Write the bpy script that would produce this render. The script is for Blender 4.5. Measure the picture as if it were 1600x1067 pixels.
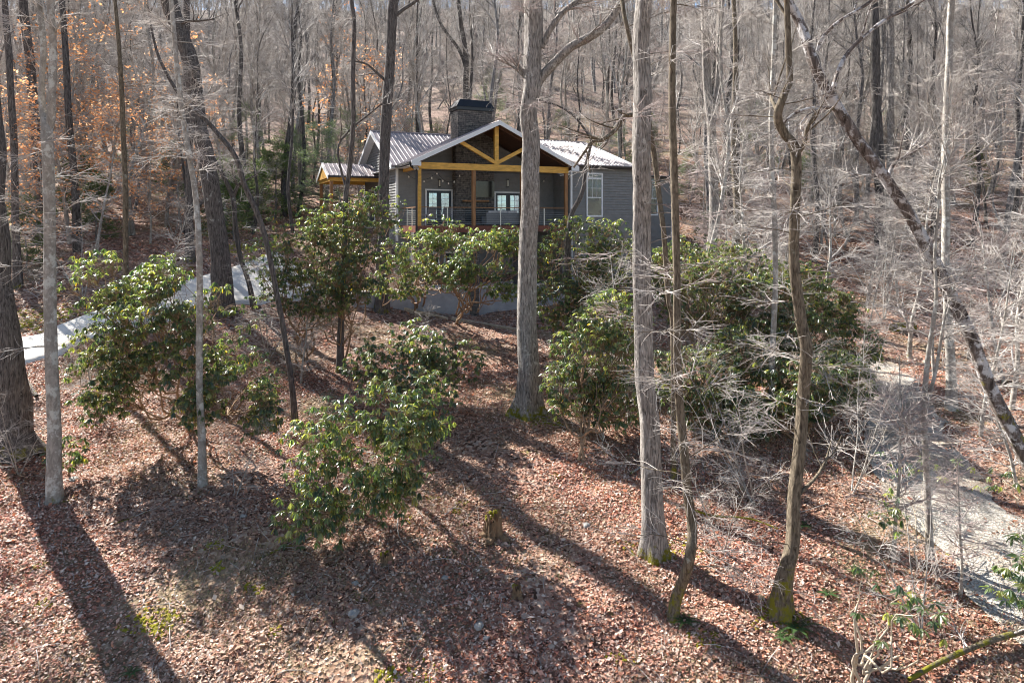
import bpy, math, random
import numpy as np
from math import radians, sin, cos, pi

for o in list(bpy.data.objects): bpy.data.objects.remove(o, do_unlink=True)
scene = bpy.context.scene
COL = scene.collection
F = 1067.0          # focal length in photograph pixels
HY = 345.0          # horizon row in the photograph

# ------------------------------------------------------------------ camera
cam_d = bpy.data.cameras.new('camera'); cam = bpy.data.objects.new('camera', cam_d); COL.objects.link(cam)
cam.location = (0, 0, 0); cam.rotation_euler = (radians(90), 0, 0)
cam_d.sensor_width = 36; cam_d.lens = 36 * F / 1600
cam_d.shift_y = -(533.5 - HY) / 1600
cam_d.clip_start = 0.2; cam_d.clip_end = 3000
scene.camera = cam
# ------------------------------------------------------------------ sky and sun
SUN = np.array([-0.74, 0.67, 0.0]); SUN /= np.linalg.norm(SUN)
EL = radians(39); SUN = SUN * cos(EL); SUN[2] = sin(EL)
w = bpy.data.worlds.new('World'); scene.world = w; w.use_nodes = True
nt = w.node_tree; nt.nodes.clear()
sky = nt.nodes.new('ShaderNodeTexSky'); sky.sky_type = 'NISHITA'; sky.sun_disc = False
sky.sun_elevation = EL; sky.sun_rotation = math.atan2(SUN[0], SUN[1])
sky.dust_density = 0.7; sky.air_density = 1.0
bg = nt.nodes.new('ShaderNodeBackground'); bg.inputs['Strength'].default_value = 0.055
wo = nt.nodes.new('ShaderNodeOutputWorld')
nt.links.new(sky.outputs[0], bg.inputs[0]); nt.links.new(bg.outputs[0], wo.inputs[0])
sd = bpy.data.lights.new('sun', 'SUN'); sd.energy = 5.0; sd.angle = radians(0.5); sd.color = (1.0, 0.95, 0.885)
so = bpy.data.objects.new('sun', sd); COL.objects.link(so)
from mathutils import Vector
so.rotation_euler = Vector(SUN).to_track_quat('Z', 'Y').to_euler()
so.location = (-30, 40, 40)
scene.view_settings.view_transform = 'Standard'; scene.view_settings.look = 'None'
scene.view_settings.gamma = 1; scene.view_settings.use_curve_mapping = False
scene.view_settings.exposure = 1.9
scene.cycles.pixel_filter_type = 'BLACKMAN_HARRIS'; scene.cycles.filter_width = 1.0
scene.cycles.max_bounces = 6; scene.cycles.transparent_max_bounces = 4
scene.cycles.diffuse_bounces = 3; scene.cycles.glossy_bounces = 2; scene.cycles.transmission_bounces = 3

# ------------------------------------------------------------------ helpers
def mesh_np(name, V, Q=None, T=None, smooth=True, mi=None, col=None):
    me = bpy.data.meshes.new(name)
    V = np.asarray(V, np.float32).reshape(-1, 3)
    Q = np.zeros((0, 4), np.int32) if Q is None or len(Q) == 0 else np.asarray(Q, np.int32)
    T = np.zeros((0, 3), np.int32) if T is None or len(T) == 0 else np.asarray(T, np.int32)
    nq, ntr = len(Q), len(T)
    me.vertices.add(len(V)); me.vertices.foreach_set('co', V.ravel())
    me.loops.add(nq*4 + ntr*3)
    me.loops.foreach_set('vertex_index', np.concatenate([Q.ravel(), T.ravel()]))
    me.polygons.add(nq + ntr)
    me.polygons.foreach_set('loop_start', np.concatenate([np.arange(nq)*4, nq*4 + np.arange(ntr)*3]).astype(np.int32))
    me.polygons.foreach_set('use_smooth', np.full(nq + ntr, smooth))
    if mi is not None: me.polygons.foreach_set('material_index', np.asarray(mi, np.int32))
    me.update(calc_edges=True)
    if col is not None:                       # colour per vertex (the thing's own colour)
        a = me.color_attributes.new('tint', 'FLOAT_COLOR', 'POINT')
        c = np.ones((len(V), 4), np.float32); c[:, :3] = col
        a.data.foreach_set('color', c.ravel())
    return me

def link(name, me, mat, parent=None, loc=None):
    o = bpy.data.objects.new(name, me); COL.objects.link(o)
    if me is not None and mat is not None and len(me.materials) == 0:
        for m in (mat if isinstance(mat, (list, tuple)) else [mat]): me.materials.append(m)
    if parent is not None: o.parent = parent
    if loc is not None: o.location = loc
    return o

def tag(o, label=None, cat=None, group=None, kind=None):
    if label: o['label'] = label
    if cat: o['category'] = cat
    if group: o['group'] = group
    if kind: o['kind'] = kind
    return o

def empty(name, loc, rz=0, **k):
    o = bpy.data.objects.new(name, None); COL.objects.link(o)
    o.location = loc; o.rotation_euler = (0, 0, rz); o.empty_display_size = 0.3
    return tag(o, **k)

def copy_tree(o, parent=None):
    c = o.copy(); COL.objects.link(c); c.parent = parent
    for ch in CH.get(o.name, [x for x in o.children]): copy_tree(ch, c)
    return c
CH = {}

class MB:                                     # collects boxes, prisms and tubes in ONE mesh
    def __init__(s, S=1.0, z0=0.0): s.V = []; s.Fc = []; s.S = S; s.z0 = z0; s.n = 0
    def add(s, vs, fs):
        b = s.n
        for v in vs: s.V.append((v[0]*s.S, v[1]*s.S, v[2]*s.S - s.z0))
        s.n += len(vs)
        for f in fs: s.Fc.append([i + b for i in f])
    def box(s, x0, x1, y0, y1, z0, z1):
        s.add([(x0,y0,z0),(x1,y0,z0),(x1,y1,z0),(x0,y1,z0),(x0,y0,z1),(x1,y0,z1),(x1,y1,z1),(x0,y1,z1)],
              [(0,3,2,1),(4,5,6,7),(0,1,5,4),(1,2,6,5),(2,3,7,6),(3,0,4,7)])
    def prism(s, poly, d):                    # polygon extruded by vector d
        n = len(poly); top = [tuple(a + b for a, b in zip(p, d)) for p in poly]
        s.add(list(poly) + top, [tuple(range(n))[::-1], tuple(range(n, 2*n))] + [(i, (i+1) % n, n + (i+1) % n, n + i) for i in range(n)])
    def bar(s, a, b, r, k=6):
        a = Vector(a); b = Vector(b); d = (b-a).normalized()
        u = d.orthogonal().normalized(); v = d.cross(u)
        vs = []
        for p in (a, b):
            for i in range(k):
                t = 2*pi*i/k; q = p + u*r*cos(t) + v*r*sin(t); vs.append(tuple(q))
        s.add(vs, [tuple(range(k))[::-1], tuple(range(k, 2*k))] + [(i, (i+1) % k, k + (i+1) % k, k + i) for i in range(k)])
    def beam(s, a, b, wd, h):                 # rectangular member a->b, width along y, height perpendicular
        a = Vector(a); b = Vector(b); d = (b-a).normalized(); y = Vector((0, 1, 0)); n = d.cross(y).normalized()
        vs = []
        for p in (a, b):
            for i, j in ((-1,-1),(1,-1),(1,1),(-1,1)): vs.append(tuple(p + y*wd/2*i + n*h/2*j))
        s.add(vs, [(3,2,1,0),(4,5,6,7),(0,1,5,4),(1,2,6,5),(2,3,7,6),(3,0,4,7)])
    def build(s, name, mat, parent=None, bevel=0, smooth=False):
        me = bpy.data.meshes.new(name); me.from_pydata(s.V, [], s.Fc); me.update()
        if smooth: me.polygons.foreach_set('use_smooth', [True]*len(me.polygons))
        import bmesh
        bm = bmesh.new(); bm.from_mesh(me); bmesh.ops.recalc_face_normals(bm, faces=bm.faces); bm.to_mesh(me); bm.free()
        o = link(name, me, mat, parent)
        if bevel:
            m = o.modifiers.new('bevel', 'BEVEL'); m.width = bevel; m.segments = 2; m.limit_method = 'ANGLE'
        return o

def tubes(P, R, k, seed=0):                   # many polylines (N,Q,3) with radii (N,Q) -> vertices and quads
    N, Q, _ = P.shape
    T = np.empty_like(P); T[:, 1:-1] = P[:, 2:] - P[:, :-2]; T[:, 0] = P[:, 1] - P[:, 0]; T[:, -1] = P[:, -1] - P[:, -2]
    T /= np.linalg.norm(T, axis=2, keepdims=True) + 1e-9
    d0 = P[:, -1] - P[:, 0]; d0 /= np.linalg.norm(d0, axis=1, keepdims=True) + 1e-9
    ref = np.zeros((N, 3)); ref[np.arange(N), np.argmin(np.abs(d0), axis=1)] = 1
    U = ref[:, None] - T * np.sum(ref[:, None]*T, axis=2, keepdims=True)
    U /= np.linalg.norm(U, axis=2, keepdims=True) + 1e-9
    W = np.cross(T, U)
    a = np.arange(k) * 2*pi/k
    V = P[:, :, None] + R[:, :, None, None] * (U[:, :, None]*np.cos(a)[None, None, :, None] + W[:, :, None]*np.sin(a)[None, None, :, None])
    n, q, j = np.meshgrid(np.arange(N), np.arange(Q-1), np.arange(k), indexing='ij')
    b = n*Q*k + q*k; j2 = (j+1) % k
    F4 = np.stack([b+j, b+j2, b+k+j2, b+k+j], -1).reshape(-1, 4)
    return V.reshape(-1, 3), F4

def join(parts):
    V = []; Q = []; n = 0
    for v, q in parts:
        V.append(v); Q.append(q + n); n += len(v)
    return np.concatenate(V), np.concatenate(Q)

def grow(PP, PR, per, t0, t1, L, ang, rng, up=0.0, wig=0.12, Q=5, rk=0.6, rtip=0.003, flat=0.0, tl=0.5, lift=0.0, rmax=9, curl=0.0):
    """child polylines from parents. per = children per parent"""
    N, P_, _ = PP.shape
    idx = np.repeat(np.arange(N), per); M = len(idx)
    t = rng.uniform(t0, t1, M); f = t*(P_-1); i = np.minimum(f.astype(int), P_-2); fr = (f-i)[:, None]
    p = PP[idx, i]*(1-fr) + PP[idx, i+1]*fr
    r = PR[idx, i]*(1-fr[:, 0]) + PR[idx, i+1]*fr[:, 0]
    d = PP[idx, i+1] - PP[idx, i]; d /= np.linalg.norm(d, axis=1, keepdims=True) + 1e-9
    q = rng.normal(size=(M, 3)); q -= d*np.sum(q*d, 1, keepdims=True); q /= np.linalg.norm(q, axis=1, keepdims=True) + 1e-9
    if flat: q[:, 2] *= (1-flat); q /= np.linalg.norm(q, axis=1, keepdims=True) + 1e-9
    a = rng.uniform(ang[0], ang[1], M)[:, None]
    c = d*np.cos(a) + q*np.sin(a); c[:, 2] += up
    if flat: c[:, 2] *= (1-flat*0.6)
    c /= np.linalg.norm(c, axis=1, keepdims=True) + 1e-9
    tt = (t-t0)/(t1-t0+1e-9)
    ln = rng.uniform(L[0], L[1], M) * (1 - tl*tt)
    st = ln/(Q-1); out = np.empty((M, Q, 3)); out[:, 0] = p
    cc = rng.normal(size=(M, 3))*curl
    for k in range(1, Q):
        c = c + rng.normal(size=(M, 3))*wig + cc; c[:, 2] += lift
        c /= np.linalg.norm(c, axis=1, keepdims=True) + 1e-9
        out[:, k] = out[:, k-1] + c*st[:, None]
    r0 = np.minimum(np.minimum(r*rk, rmax), 0.02*ln + rtip*1.5); s = np.linspace(0, 1, Q)[None]
    R = r0[:, None]*(1-s)**0.8 + rtip*s**0.5
    R = np.minimum(R, r0[:, None])
    return out, R

# ------------------------------------------------------------------ terrain
XT = np.array([-60, -22, -14, -8, -3, 1, 5, 10, 14, 25, 60.])
YT = np.array([-20, 5, 10, 13, 15, 18, 22, 26, 30, 34, 37, 41, 46, 52, 60, 70, 80, 100, 125, 150, 200, 260, 500.])
ZT = np.array([
 [-9, -9, -8, -7.2,-6.9,-6.3,-5.4,-4.5,-3.7,-2.6,-1.9,-1.2, -.4,1.0,2.8,5.2,8.5,15,24,34,60,80,78],
 [-9.5,-9.2,-8.3,-7.4,-7.0,-6.5,-5.5,-4.6,-3.7,-2.6,-1.9,-1.2,-.5, .9,2.6,5.0,8.2,15,24,34,60,80,78],
 [-10,-9.4,-8.4,-7.6,-7.15,-6.6,-5.8,-4.7,-3.6,-2.5,-1.8,-.9,-.4, .9,2.6,5.0,8.2,15,24,34,60,80,78],
 [-10,-9.7,-8.6,-7.8,-7.2,-6.75,-6.3,-5.7,-5.0,-3.9,-2.0,-.5,-.3,1.0,2.8,5.6,9.0,16,25,35,60,80,78],
 [-10,-9.9,-8.8,-7.8,-7.3,-6.8,-6.2,-5.7,-5.3,-5.0,-4.6,-3.0,-1.0,1.0,3.0,6.2,9.8,17,26,36,60,80,78],
 [-10,-9.9,-8.8,-7.8,-7.3,-6.7,-6.1,-5.7,-5.4,-5.1,-4.8,-3.6,-1.6,.8,3.0,6.4,10,17,26,36,60,80,78],
 [-10,-9.9,-8.7,-7.6,-7.3,-6.8,-6.3,-5.9,-5.6,-5.1,-4.7,-4.0,-2.2,.3,2.8,6.2,9.8,17,26,36,60,80,78],
 [-10,-9.7,-8.6,-7.6,-7.4,-6.9,-6.3,-6.0,-5.6,-5.0,-4.5,-3.6,-2.2,.0,2.6,6,9.4,16.5,26,36,60,80,78],
 [-9.6,-9.3,-8.3,-7.7,-7.4,-6.9,-6.2,-5.9,-5.5,-4.8,-4.2,-3.3,-2.1,-.2,2.4,6,9.2,16,25,35,60,80,78],
 [-9.2,-8.8,-8.0,-7.5,-7.2,-6.8,-6.3,-5.9,-5.4,-4.8,-4.2,-3.2,-1.9,-.2,2.4,5.8,9,16,25,35,60,80,78],
 [-8,-7.5,-7,-6.7,-6.5,-6.2,-6,-5.5,-5,-4.2,-3.6,-2.8,-1.4,.2,3,6,9,16,25,35,60,80,78]])
_gx = np.arange(-60, 60.1, 0.5); _gy = np.arange(-20, 300.1, 0.5)
_tmp = np.array([np.interp(_gy, YT, r) for r in ZT])
_G = np.array([np.interp(_gx, XT, _tmp[:, j]) for j in range(len(_gy))]).T
def _blur(A, n):
    for ax in (0, 1):
        A = np.moveaxis(A, ax, 0); P = np.concatenate([np.repeat(A[:1], n, 0), A, np.repeat(A[-1:], n, 0)])
        A = sum(P[i:i+len(A)] for i in range(2*n+1))/(2*n+1); A = np.moveaxis(A, 0, ax)
    return A
_G = _blur(_blur(_G, 2), 2)
def g(x, y, rough=True):
    x = np.asarray(x, float); y = np.asarray(y, float)
    fx = (np.clip(x, -60, 59.9)+60)/0.5; fy = (np.clip(y, -20, 299.5)+20)/0.5
    i = np.minimum(fx.astype(int), len(_gx)-2); j = np.minimum(fy.astype(int), len(_gy)-2); a = fx-i; b = fy-j
    z = _G[i, j]*(1-a)*(1-b) + _G[i+1, j]*a*(1-b) + _G[i, j+1]*(1-a)*b + _G[i+1, j+1]*a*b
    if not rough: return z
    z = z + 0.06*np.sin(x*1.3+1)*np.sin(y*1.1) + 0.035*np.sin(x*3.1+y*1.7) + 0.03*np.sin(y*3.7-x*2.2)
    far = np.clip((y-60)/60, 0, 1)
    return z + far*(1.6*np.sin(x*0.11+2)*np.sin(y*0.07) + 0.7*np.sin(x*0.31+y*.2))
def hit(px, py):                              # the ground point seen at a photograph pixel
    dx = (px-800)/F; dz = (HY-py)/F
    Y = np.arange(6, 260, 0.05); d = g(dx*Y, Y) - dz*Y
    k = np.argmax(d > 0); Yk = Y[k]
    return float(dx*Yk), float(Yk), float(g(dx*Yk, Yk))
def at(px, py, Y): return np.array([(px-800)/F*Y, Y, (HY-py)/F*Y])

# ------------------------------------------------------------------ materials
def mat(name):
    m = bpy.data.materials.new(name); m.use_nodes = True; n = m.node_tree; n.nodes.clear()
    out = n.nodes.new('ShaderNodeOutputMaterial'); b = n.nodes.new('ShaderNodeBsdfPrincipled'); n.links.new(b.outputs[0], out.inputs[0])
    return m, n, b, out
def N(n, t, **k):
    x = n.nodes.new(t)
    for a, v in k.items():
        if a in x.inputs: x.inputs[a].default_value = v
        else: setattr(x, a, v)
    return x
def ramp(n, fac, stops, interp='LINEAR'):
    r = n.nodes.new('ShaderNodeValToRGB'); r.color_ramp.interpolation = interp; e = r.color_ramp.elements
    while len(e) < len(stops): e.new(0.5)
    for i, (p, c) in enumerate(stops): e[i].position = p; e[i].color = (*c, 1) if len(c) == 3 else c
    if fac is not None: n.links.new(fac, r.inputs[0])
    return r
def mixc(n, f, a, b, blend='MIX'):
    m = n.nodes.new('ShaderNodeMix'); m.data_type = 'RGBA'; m.blend_type = blend
    for s, v in ((0, f), (6, a), (7, b)):
        if hasattr(v, 'is_linked'): n.links.new(v, m.inputs[s])
        elif s == 0: m.inputs[0].default_value = v
        else: m.inputs[s].default_value = (*v, 1)
    return m.outputs[2]
def coords(n, scale=(1, 1, 1), kind='Object', rnd=True):
    tc = n.nodes.new('ShaderNodeTexCoord'); mp = n.nodes.new('ShaderNodeMapping'); mp.inputs['Scale'].default_value = scale
    n.links.new(tc.outputs[kind], mp.inputs[0])
    if rnd:
        oi = n.nodes.new('ShaderNodeObjectInfo'); m = N(n, 'ShaderNodeMath', operation='MULTIPLY'); m.inputs[1].default_value = 57
        n.links.new(oi.outputs['Random'], m.inputs[0])
        cx = n.nodes.new('ShaderNodeCombineXYZ')
        for i in range(3): n.links.new(m.outputs[0], cx.inputs[i])
        n.links.new(cx.outputs[0], mp.inputs['Location'])
    return mp.outputs[0]
def noise(n, vec, scale, detail=4, rough=0.55, dist=0.0):
    x = n.nodes.new('ShaderNodeTexNoise'); x.inputs['Scale'].default_value = scale; x.inputs['Detail'].default_value = detail
    x.inputs['Roughness'].default_value = rough; x.inputs['Distortion'].default_value = dist
    if vec is not None: n.links.new(vec, x.inputs['Vector'])
    return x.outputs[0]
def bump(n, b, h, s=0.5, d=0.02):
    x = n.nodes.new('ShaderNodeBump'); x.inputs['Strength'].default_value = s; x.inputs['Distance'].default_value = d
    n.links.new(h, x.inputs['Height']); n.links.new(x.outputs[0], b.inputs['Normal'])

def bark(name, dark, light, lichen=None, lich=0.5, moss=0.0, mossh=1.2, ridge=26, st=0.18, bd=0.03, allmoss=0.0):
    m, n, b, o = mat(name)
    v = coords(n, (1, 1, st)); f1 = noise(n, v, ridge, 5, 0.65, 0.6)
    v2 = coords(n, (1, 1, 1)); f2 = noise(n, v2, 5, 5, 0.6)
    c = ramp(n, f1, [(0.36, dark), (0.62, light)]).outputs[0]
    c = mixc(n, ramp(n, f2, [(0.35, (0, 0, 0)), (0.7, (.55, .55, .55))]).outputs[0], c, tuple(x*0.55 for x in light))
    if lichen:
        f3 = noise(n, v2, 3.2, 6, 0.75)
        c = mixc(n, ramp(n, f3, [(lich, (0, 0, 0)), (lich+0.07, (.85, .85, .85))]).outputs[0], c, lichen)
    if moss or allmoss:
        tc = n.nodes.new('ShaderNodeTexCoord'); sp = n.nodes.new('ShaderNodeSeparateXYZ'); n.links.new(tc.outputs['Object'], sp.inputs[0])
        mr = N(n, 'ShaderNodeMapRange'); n.links.new(sp.outputs[2], mr.inputs[0])
        mr.inputs[1].default_value = 0; mr.inputs[2].default_value = mossh; mr.inputs[3].default_value = moss; mr.inputs[4].default_value = allmoss
        f4 = noise(n, v2, 4.5, 5, 0.7)
        ad = N(n, 'ShaderNodeMath', operation='ADD'); n.links.new(mr.outputs[0], ad.inputs[0]); n.links.new(f4, ad.inputs[1])
        c = mixc(n, ramp(n, ad.outputs[0], [(0.78, (0, 0, 0)), (0.9, (1, 1, 1))]).outputs[0], c, (0.17, 0.155, 0.015))
    n.links.new(c, b.inputs['Base Color']); b.inputs['Roughness'].default_value = 0.9; b.inputs['Specular IOR Level'].default_value = 0.2
    bump(n, b, f1, 1.0, bd)
    return m
M = {}
M['bark_grey'] = bark('bark grey furrowed', (.045, .038, .033), (.46, .42, .38), (.55, .53, .49), .57, .38, .8, 30, .14, .06)
M['bark_dark'] = bark('bark dark ridged', (.022, .019, .018), (.20, .175, .16), (.38, .38, .35), .62, .3, .9, 24, .16, .05)
M['bark_smooth'] = bark('bark smooth grey with lichen', (.20, .18, .155), (.38, .35, .31), (.5, .5, .46), .52, .25, .5, 12, .5, .008)
M['bark_moss'] = bark('bark mossy', (.04, .03, .02), (.22, .18, .13), (.33, .33, .27), .62, .38, 1.4, 22, .25, .02, .12)
M['bark_peel'] = bark('bark peeling', (.03, .022, .018), (.22, .18, .16), (.58, .57, .57), .50, .27, 4.5, 12, .12, .05, .15)
M['bark_far'] = bark('bark far grey', (.05, .047, .045), (.32, .30, .285), (.40, .39, .37), .6, 0, 1, 14, .2, .03)
M['bark_far_dark'] = bark('bark far dark', (.02, .018, .017), (.16, .145, .135), None, .5, 0, 1, 14, .2, .03)

def simple(name, c, rough=0.7, metal=0.0, ns=None, amt=0.3, bs=0.0, spec=None, stretch=(1, 1, 1), bd=0.01):
    m, n, b, o = mat(name); b.inputs['Roughness'].default_value = rough; b.inputs['Metallic'].default_value = metal
    if spec is not None: b.inputs['Specular IOR Level'].default_value = spec
    if ns:
        f = noise(n, coords(n, stretch, rnd=False), ns, 5, 0.6)
        cc = ramp(n, f, [(0.3, tuple(x*(1-amt) for x in c)), (0.7, tuple(min(1, x*(1+amt)) for x in c))]).outputs[0]
        n.links.new(cc, b.inputs['Base Color'])
        if bs: bump(n, b, f, bs, bd)
    else: b.inputs['Base Color'].default_value = (*c, 1)
    return m
M['siding'] = simple('siding grey paint', (.215, .212, .208), .75, ns=3, amt=.12)
M['trim'] = simple('white painted trim', (.72, .73, .74), .5, ns=4, amt=.06)
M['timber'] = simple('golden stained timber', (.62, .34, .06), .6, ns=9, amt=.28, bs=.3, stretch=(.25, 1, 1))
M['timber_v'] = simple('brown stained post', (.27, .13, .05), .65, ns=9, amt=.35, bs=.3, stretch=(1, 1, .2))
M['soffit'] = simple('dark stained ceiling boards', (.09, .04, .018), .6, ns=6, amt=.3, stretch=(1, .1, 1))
M['deck'] = simple('red brown deck boards', (.14, .04, .022), .6, ns=8, amt=.3, stretch=(.2, 1, 1))
M['black'] = simple('black coated metal', (.02, .022, .026), .35, .3, ns=5, amt=.2)
M['steel'] = simple('pale steel', (.5, .5, .47), .4, .6, ns=8, amt=.15)
M['navy'] = simple('dark navy door paint', (.015, .025, .04), .4, ns=4, amt=.1)
M['concrete'] = simple('pale concrete', (.62, .59, .53), .9, ns=1.6, amt=.16, bs=.3)
M['block'] = simple('grey stucco wall', (.30, .31, .33), .9, ns=2.5, amt=.16, bs=.3)
M['sofa'] = simple('grey wicker', (.16, .17, .18), .8, ns=60, amt=.4, bs=.5)
M['cushion'] = simple('light grey cushion cloth', (.45, .47, .5), .95, ns=20, amt=.08)
M['bulb'] = simple('clear glass bulb', (.75, .7, .6), .1)
M['gutter'] = simple('dark bronze gutter', (.035, .033, .035), .4, .4)
M['screen'] = simple('glossy black screen', (.006, .006, .008), .12)
def glass(nm, c, me):
    m, n, b, o = mat(nm); b.inputs['Base Color'].default_value = (*c, 1)
    b.inputs['Roughness'].default_value = .04; b.inputs['Specular IOR Level'].default_value = 1.0; b.inputs['Metallic'].default_value = me
    bump(n, b, noise(n, coords(n, rnd=False), 1.3, 2), .25, .05); return m
M['glass'] = glass('window glass', (.06, .07, .08), .3); M['glass_bright'] = glass('door glass tinted with bright reflection', (.45, .60, .72), .55)  # bright blue-white reflection of the door panes is put into their base colour
def metal_roof():
    m, n, b, o = mat('ribbed metal roofing'); f = noise(n, coords(n, rnd=False), 1.2, 5)
    n.links.new(ramp(n, f, [(.3, (.235, .20, .205)), (.75, (.33, .285, .29))]).outputs[0], b.inputs['Base Color'])
    b.inputs['Metallic'].default_value = .15; b.inputs['Roughness'].default_value = .5; return m
M['roof'] = metal_roof()
def stone():
    m, n, b, o = mat('stacked ledge stone'); v = coords(n, (1, 1, 1), rnd=False)
    tc = n.nodes.new('ShaderNodeTexCoord'); sp = n.nodes.new('ShaderNodeSeparateXYZ'); n.links.new(tc.outputs['Object'], sp.inputs[0])
    ad = N(n, 'ShaderNodeMath', operation='ADD'); n.links.new(sp.outputs[0], ad.inputs[0]); n.links.new(sp.outputs[1], ad.inputs[1])
    cx = n.nodes.new('ShaderNodeCombineXYZ'); n.links.new(ad.outputs[0], cx.inputs[0]); n.links.new(sp.outputs[2], cx.inputs[1])
    br = n.nodes.new('ShaderNodeTexBrick'); n.links.new(cx.outputs[0], br.inputs['Vector'])
    for k, vv in (('Scale', 1), ('Mortar Size', .012), ('Brick Width', .42), ('Row Height', .11), ('Bias', 0)): br.inputs[k].default_value = vv
    br.inputs['Color1'].default_value = (.07, .065, .065, 1); br.inputs['Color2'].default_value = (.26, .235, .21, 1); br.inputs['Mortar'].default_value = (.012, .011, .01, 1)
    br.offset = .37; f = noise(n, v, 7, 5)
    c = mixc(n, .55, br.outputs[0], ramp(n, f, [(.35, (.05, .05, .055)), (.65, (.36, .32, .28))]).outputs[0], 'MIX')
    c = mixc(n, .4, c, br.outputs[0], 'MULTIPLY')
    n.links.new(br.outputs[0] and c, b.inputs['Base Color']); b.inputs['Roughness'].default_value = .85
    h = N(n, 'ShaderNodeMath', operation='SUBTRACT'); n.links.new(f, h.inputs[0]); n.links.new(br.outputs['Fac'], h.inputs[1]); bump(n, b, h.outputs[0], 1, .03)
    return m
M['stone'] = stone()

def ground_mat():
    m, n, b, o = mat('leaf littered forest floor'); v = coords(n, rnd=False)
    vo = n.nodes.new('ShaderNodeTexVoronoi'); vo.inputs['Scale'].default_value = 11; n.links.new(v, vo.inputs['Vector'])
    sp = n.nodes.new('ShaderNodeSeparateColor'); n.links.new(vo.outputs['Color'], sp.inputs[0])
    leaf = ramp(n, sp.outputs[0], [(0, (.05, .03, .02)), (.25, (.17, .09, .065)), (.5, (.27, .16, .115)), (.75, (.37, .24, .18)), (1, (.43, .34, .27))]).outputs[0]
    f1 = noise(n, v, .35, 6, .6); f2 = noise(n, v, 1.1, 6, .65); f3 = noise(n, v, 9, 4, .6)
    straw = ramp(n, f3, [(.3, (.12, .085, .05)), (.7, (.33, .26, .16))]).outputs[0]
    c = mixc(n, ramp(n, f1, [(.47, (0, 0, 0)), (.62, (.85, .85, .85))]).outputs[0], leaf, straw)
    c = mixc(n, ramp(n, f2, [(.6, (0, 0, 0)), (.72, (.6, .6, .6))]).outputs[0], c, (.09, .055, .035))
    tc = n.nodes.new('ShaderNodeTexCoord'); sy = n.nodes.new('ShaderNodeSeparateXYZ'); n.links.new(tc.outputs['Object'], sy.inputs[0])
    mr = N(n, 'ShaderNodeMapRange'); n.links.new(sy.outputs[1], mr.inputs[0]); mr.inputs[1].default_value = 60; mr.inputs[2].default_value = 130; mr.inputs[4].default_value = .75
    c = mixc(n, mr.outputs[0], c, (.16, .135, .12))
    mo = noise(n, v, .9, 7, .75)
    c = mixc(n, ramp(n, mo, [(.62, (0, 0, 0)), (.70, (.7, .7, .7))]).outputs[0], c, (.15, .15, .03))
    n.links.new(c, b.inputs['Base Color']); b.inputs['Roughness'].default_value = .95; b.inputs['Specular IOR Level'].default_value = .15
    h = N(n, 'ShaderNodeMath', operation='ADD'); n.links.new(vo.outputs['Distance'], h.inputs[0]); n.links.new(f3, h.inputs[1])
    bump(n, b, h.outputs[0], .8, .06); return m
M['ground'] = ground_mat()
def gravel():
    m, n, b, o = mat('grey gravel'); v = coords(n, rnd=False)
    vo = n.nodes.new('ShaderNodeTexVoronoi'); vo.inputs['Scale'].default_value = 26; n.links.new(v, vo.inputs['Vector'])
    sp = n.nodes.new('ShaderNodeSeparateColor'); n.links.new(vo.outputs['Color'], sp.inputs[0])
    c = ramp(n, sp.outputs[0], [(0, (.18, .165, .14)), (.6, (.36, .33, .28)), (1, (.52, .48, .42))]).outputs[0]
    f = noise(n, v, .8, 5, .6); c = mixc(n, ramp(n, f, [(.5, (0, 0, 0)), (.68, (.7, .7, .7))]).outputs[0], c, (.27, .20, .13))
    n.links.new(c, b.inputs['Base Color']); b.inputs['Roughness'].default_value = .95; bump(n, b, vo.outputs['Distance'], .8, .03); return m
M['gravel'] = gravel()

def leafy(name, rough, trans, tint_attr=True, base=(.05, .09, .02), tcol=None, spec=.5, tfac=(1.6, 1.5, .7)):
    m, n, b, o = mat(name)
    if tint_attr:
        a = n.nodes.new('ShaderNodeVertexColor'); a.layer_name = 'tint'; c = a.outputs[0]
    else:
        r = n.nodes.new('ShaderNodeRGB'); r.outputs[0].default_value = (*base, 1); c = r.outputs[0]
    n.links.new(c, b.inputs['Base Color']); b.inputs['Roughness'].default_value = rough; b.inputs['Specular IOR Level'].default_value = spec
    t = n.nodes.new('ShaderNodeBsdfTranslucent'); n.links.new(mixc(n, 1.0, c, tfac, 'MULTIPLY'), t.inputs[0])
    ms = n.nodes.new('ShaderNodeMixShader'); ms.inputs[0].default_value = trans
    n.links.new(b.outputs[0], ms.inputs[1]); n.links.new(t.outputs[0], ms.inputs[2]); n.links.new(ms.outputs[0], o.inputs[0]); return m
M['rhodo'] = leafy('glossy evergreen leaf', .33, .33, spec=.7, tfac=(4.6, 4.3, 1.4))
M['litter'] = leafy('dry fallen leaf', .55, .25, spec=.4, tfac=(1.2, 1.1, 1.0))
M['beech'] = leafy('dry beech leaf', .7, .5, spec=.2, tfac=(1.3, 1.2, 1.0))
M['needle'] = leafy('soft evergreen needles', .6, .35, spec=.3, tfac=(1.5, 1.5, .9))
M['moss'] = simple('bright moss', (.20, .18, .02), 1.0, ns=14, amt=.6, bs=1, bd=.03, spec=.1)
def twigm(name, a, bcol):
    m, n, b, o = mat(name); f = noise(n, coords(n), 1.7, 4)
    n.links.new(ramp(n, f, [(.35, a), (.68, bcol)]).outputs[0], b.inputs['Base Color']); b.inputs['Roughness'].default_value = .75; return m
M['twig_pale'] = twigm('pale grey twigs', (.24, .21, .185), (.62, .57, .52))
M['twig'] = twigm('grey brown twigs', (.12, .105, .095), (.60, .56, .52))
M['twig_pink'] = twigm('pinkish twigs', (.24, .18, .16), (.52, .44, .41))
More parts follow.
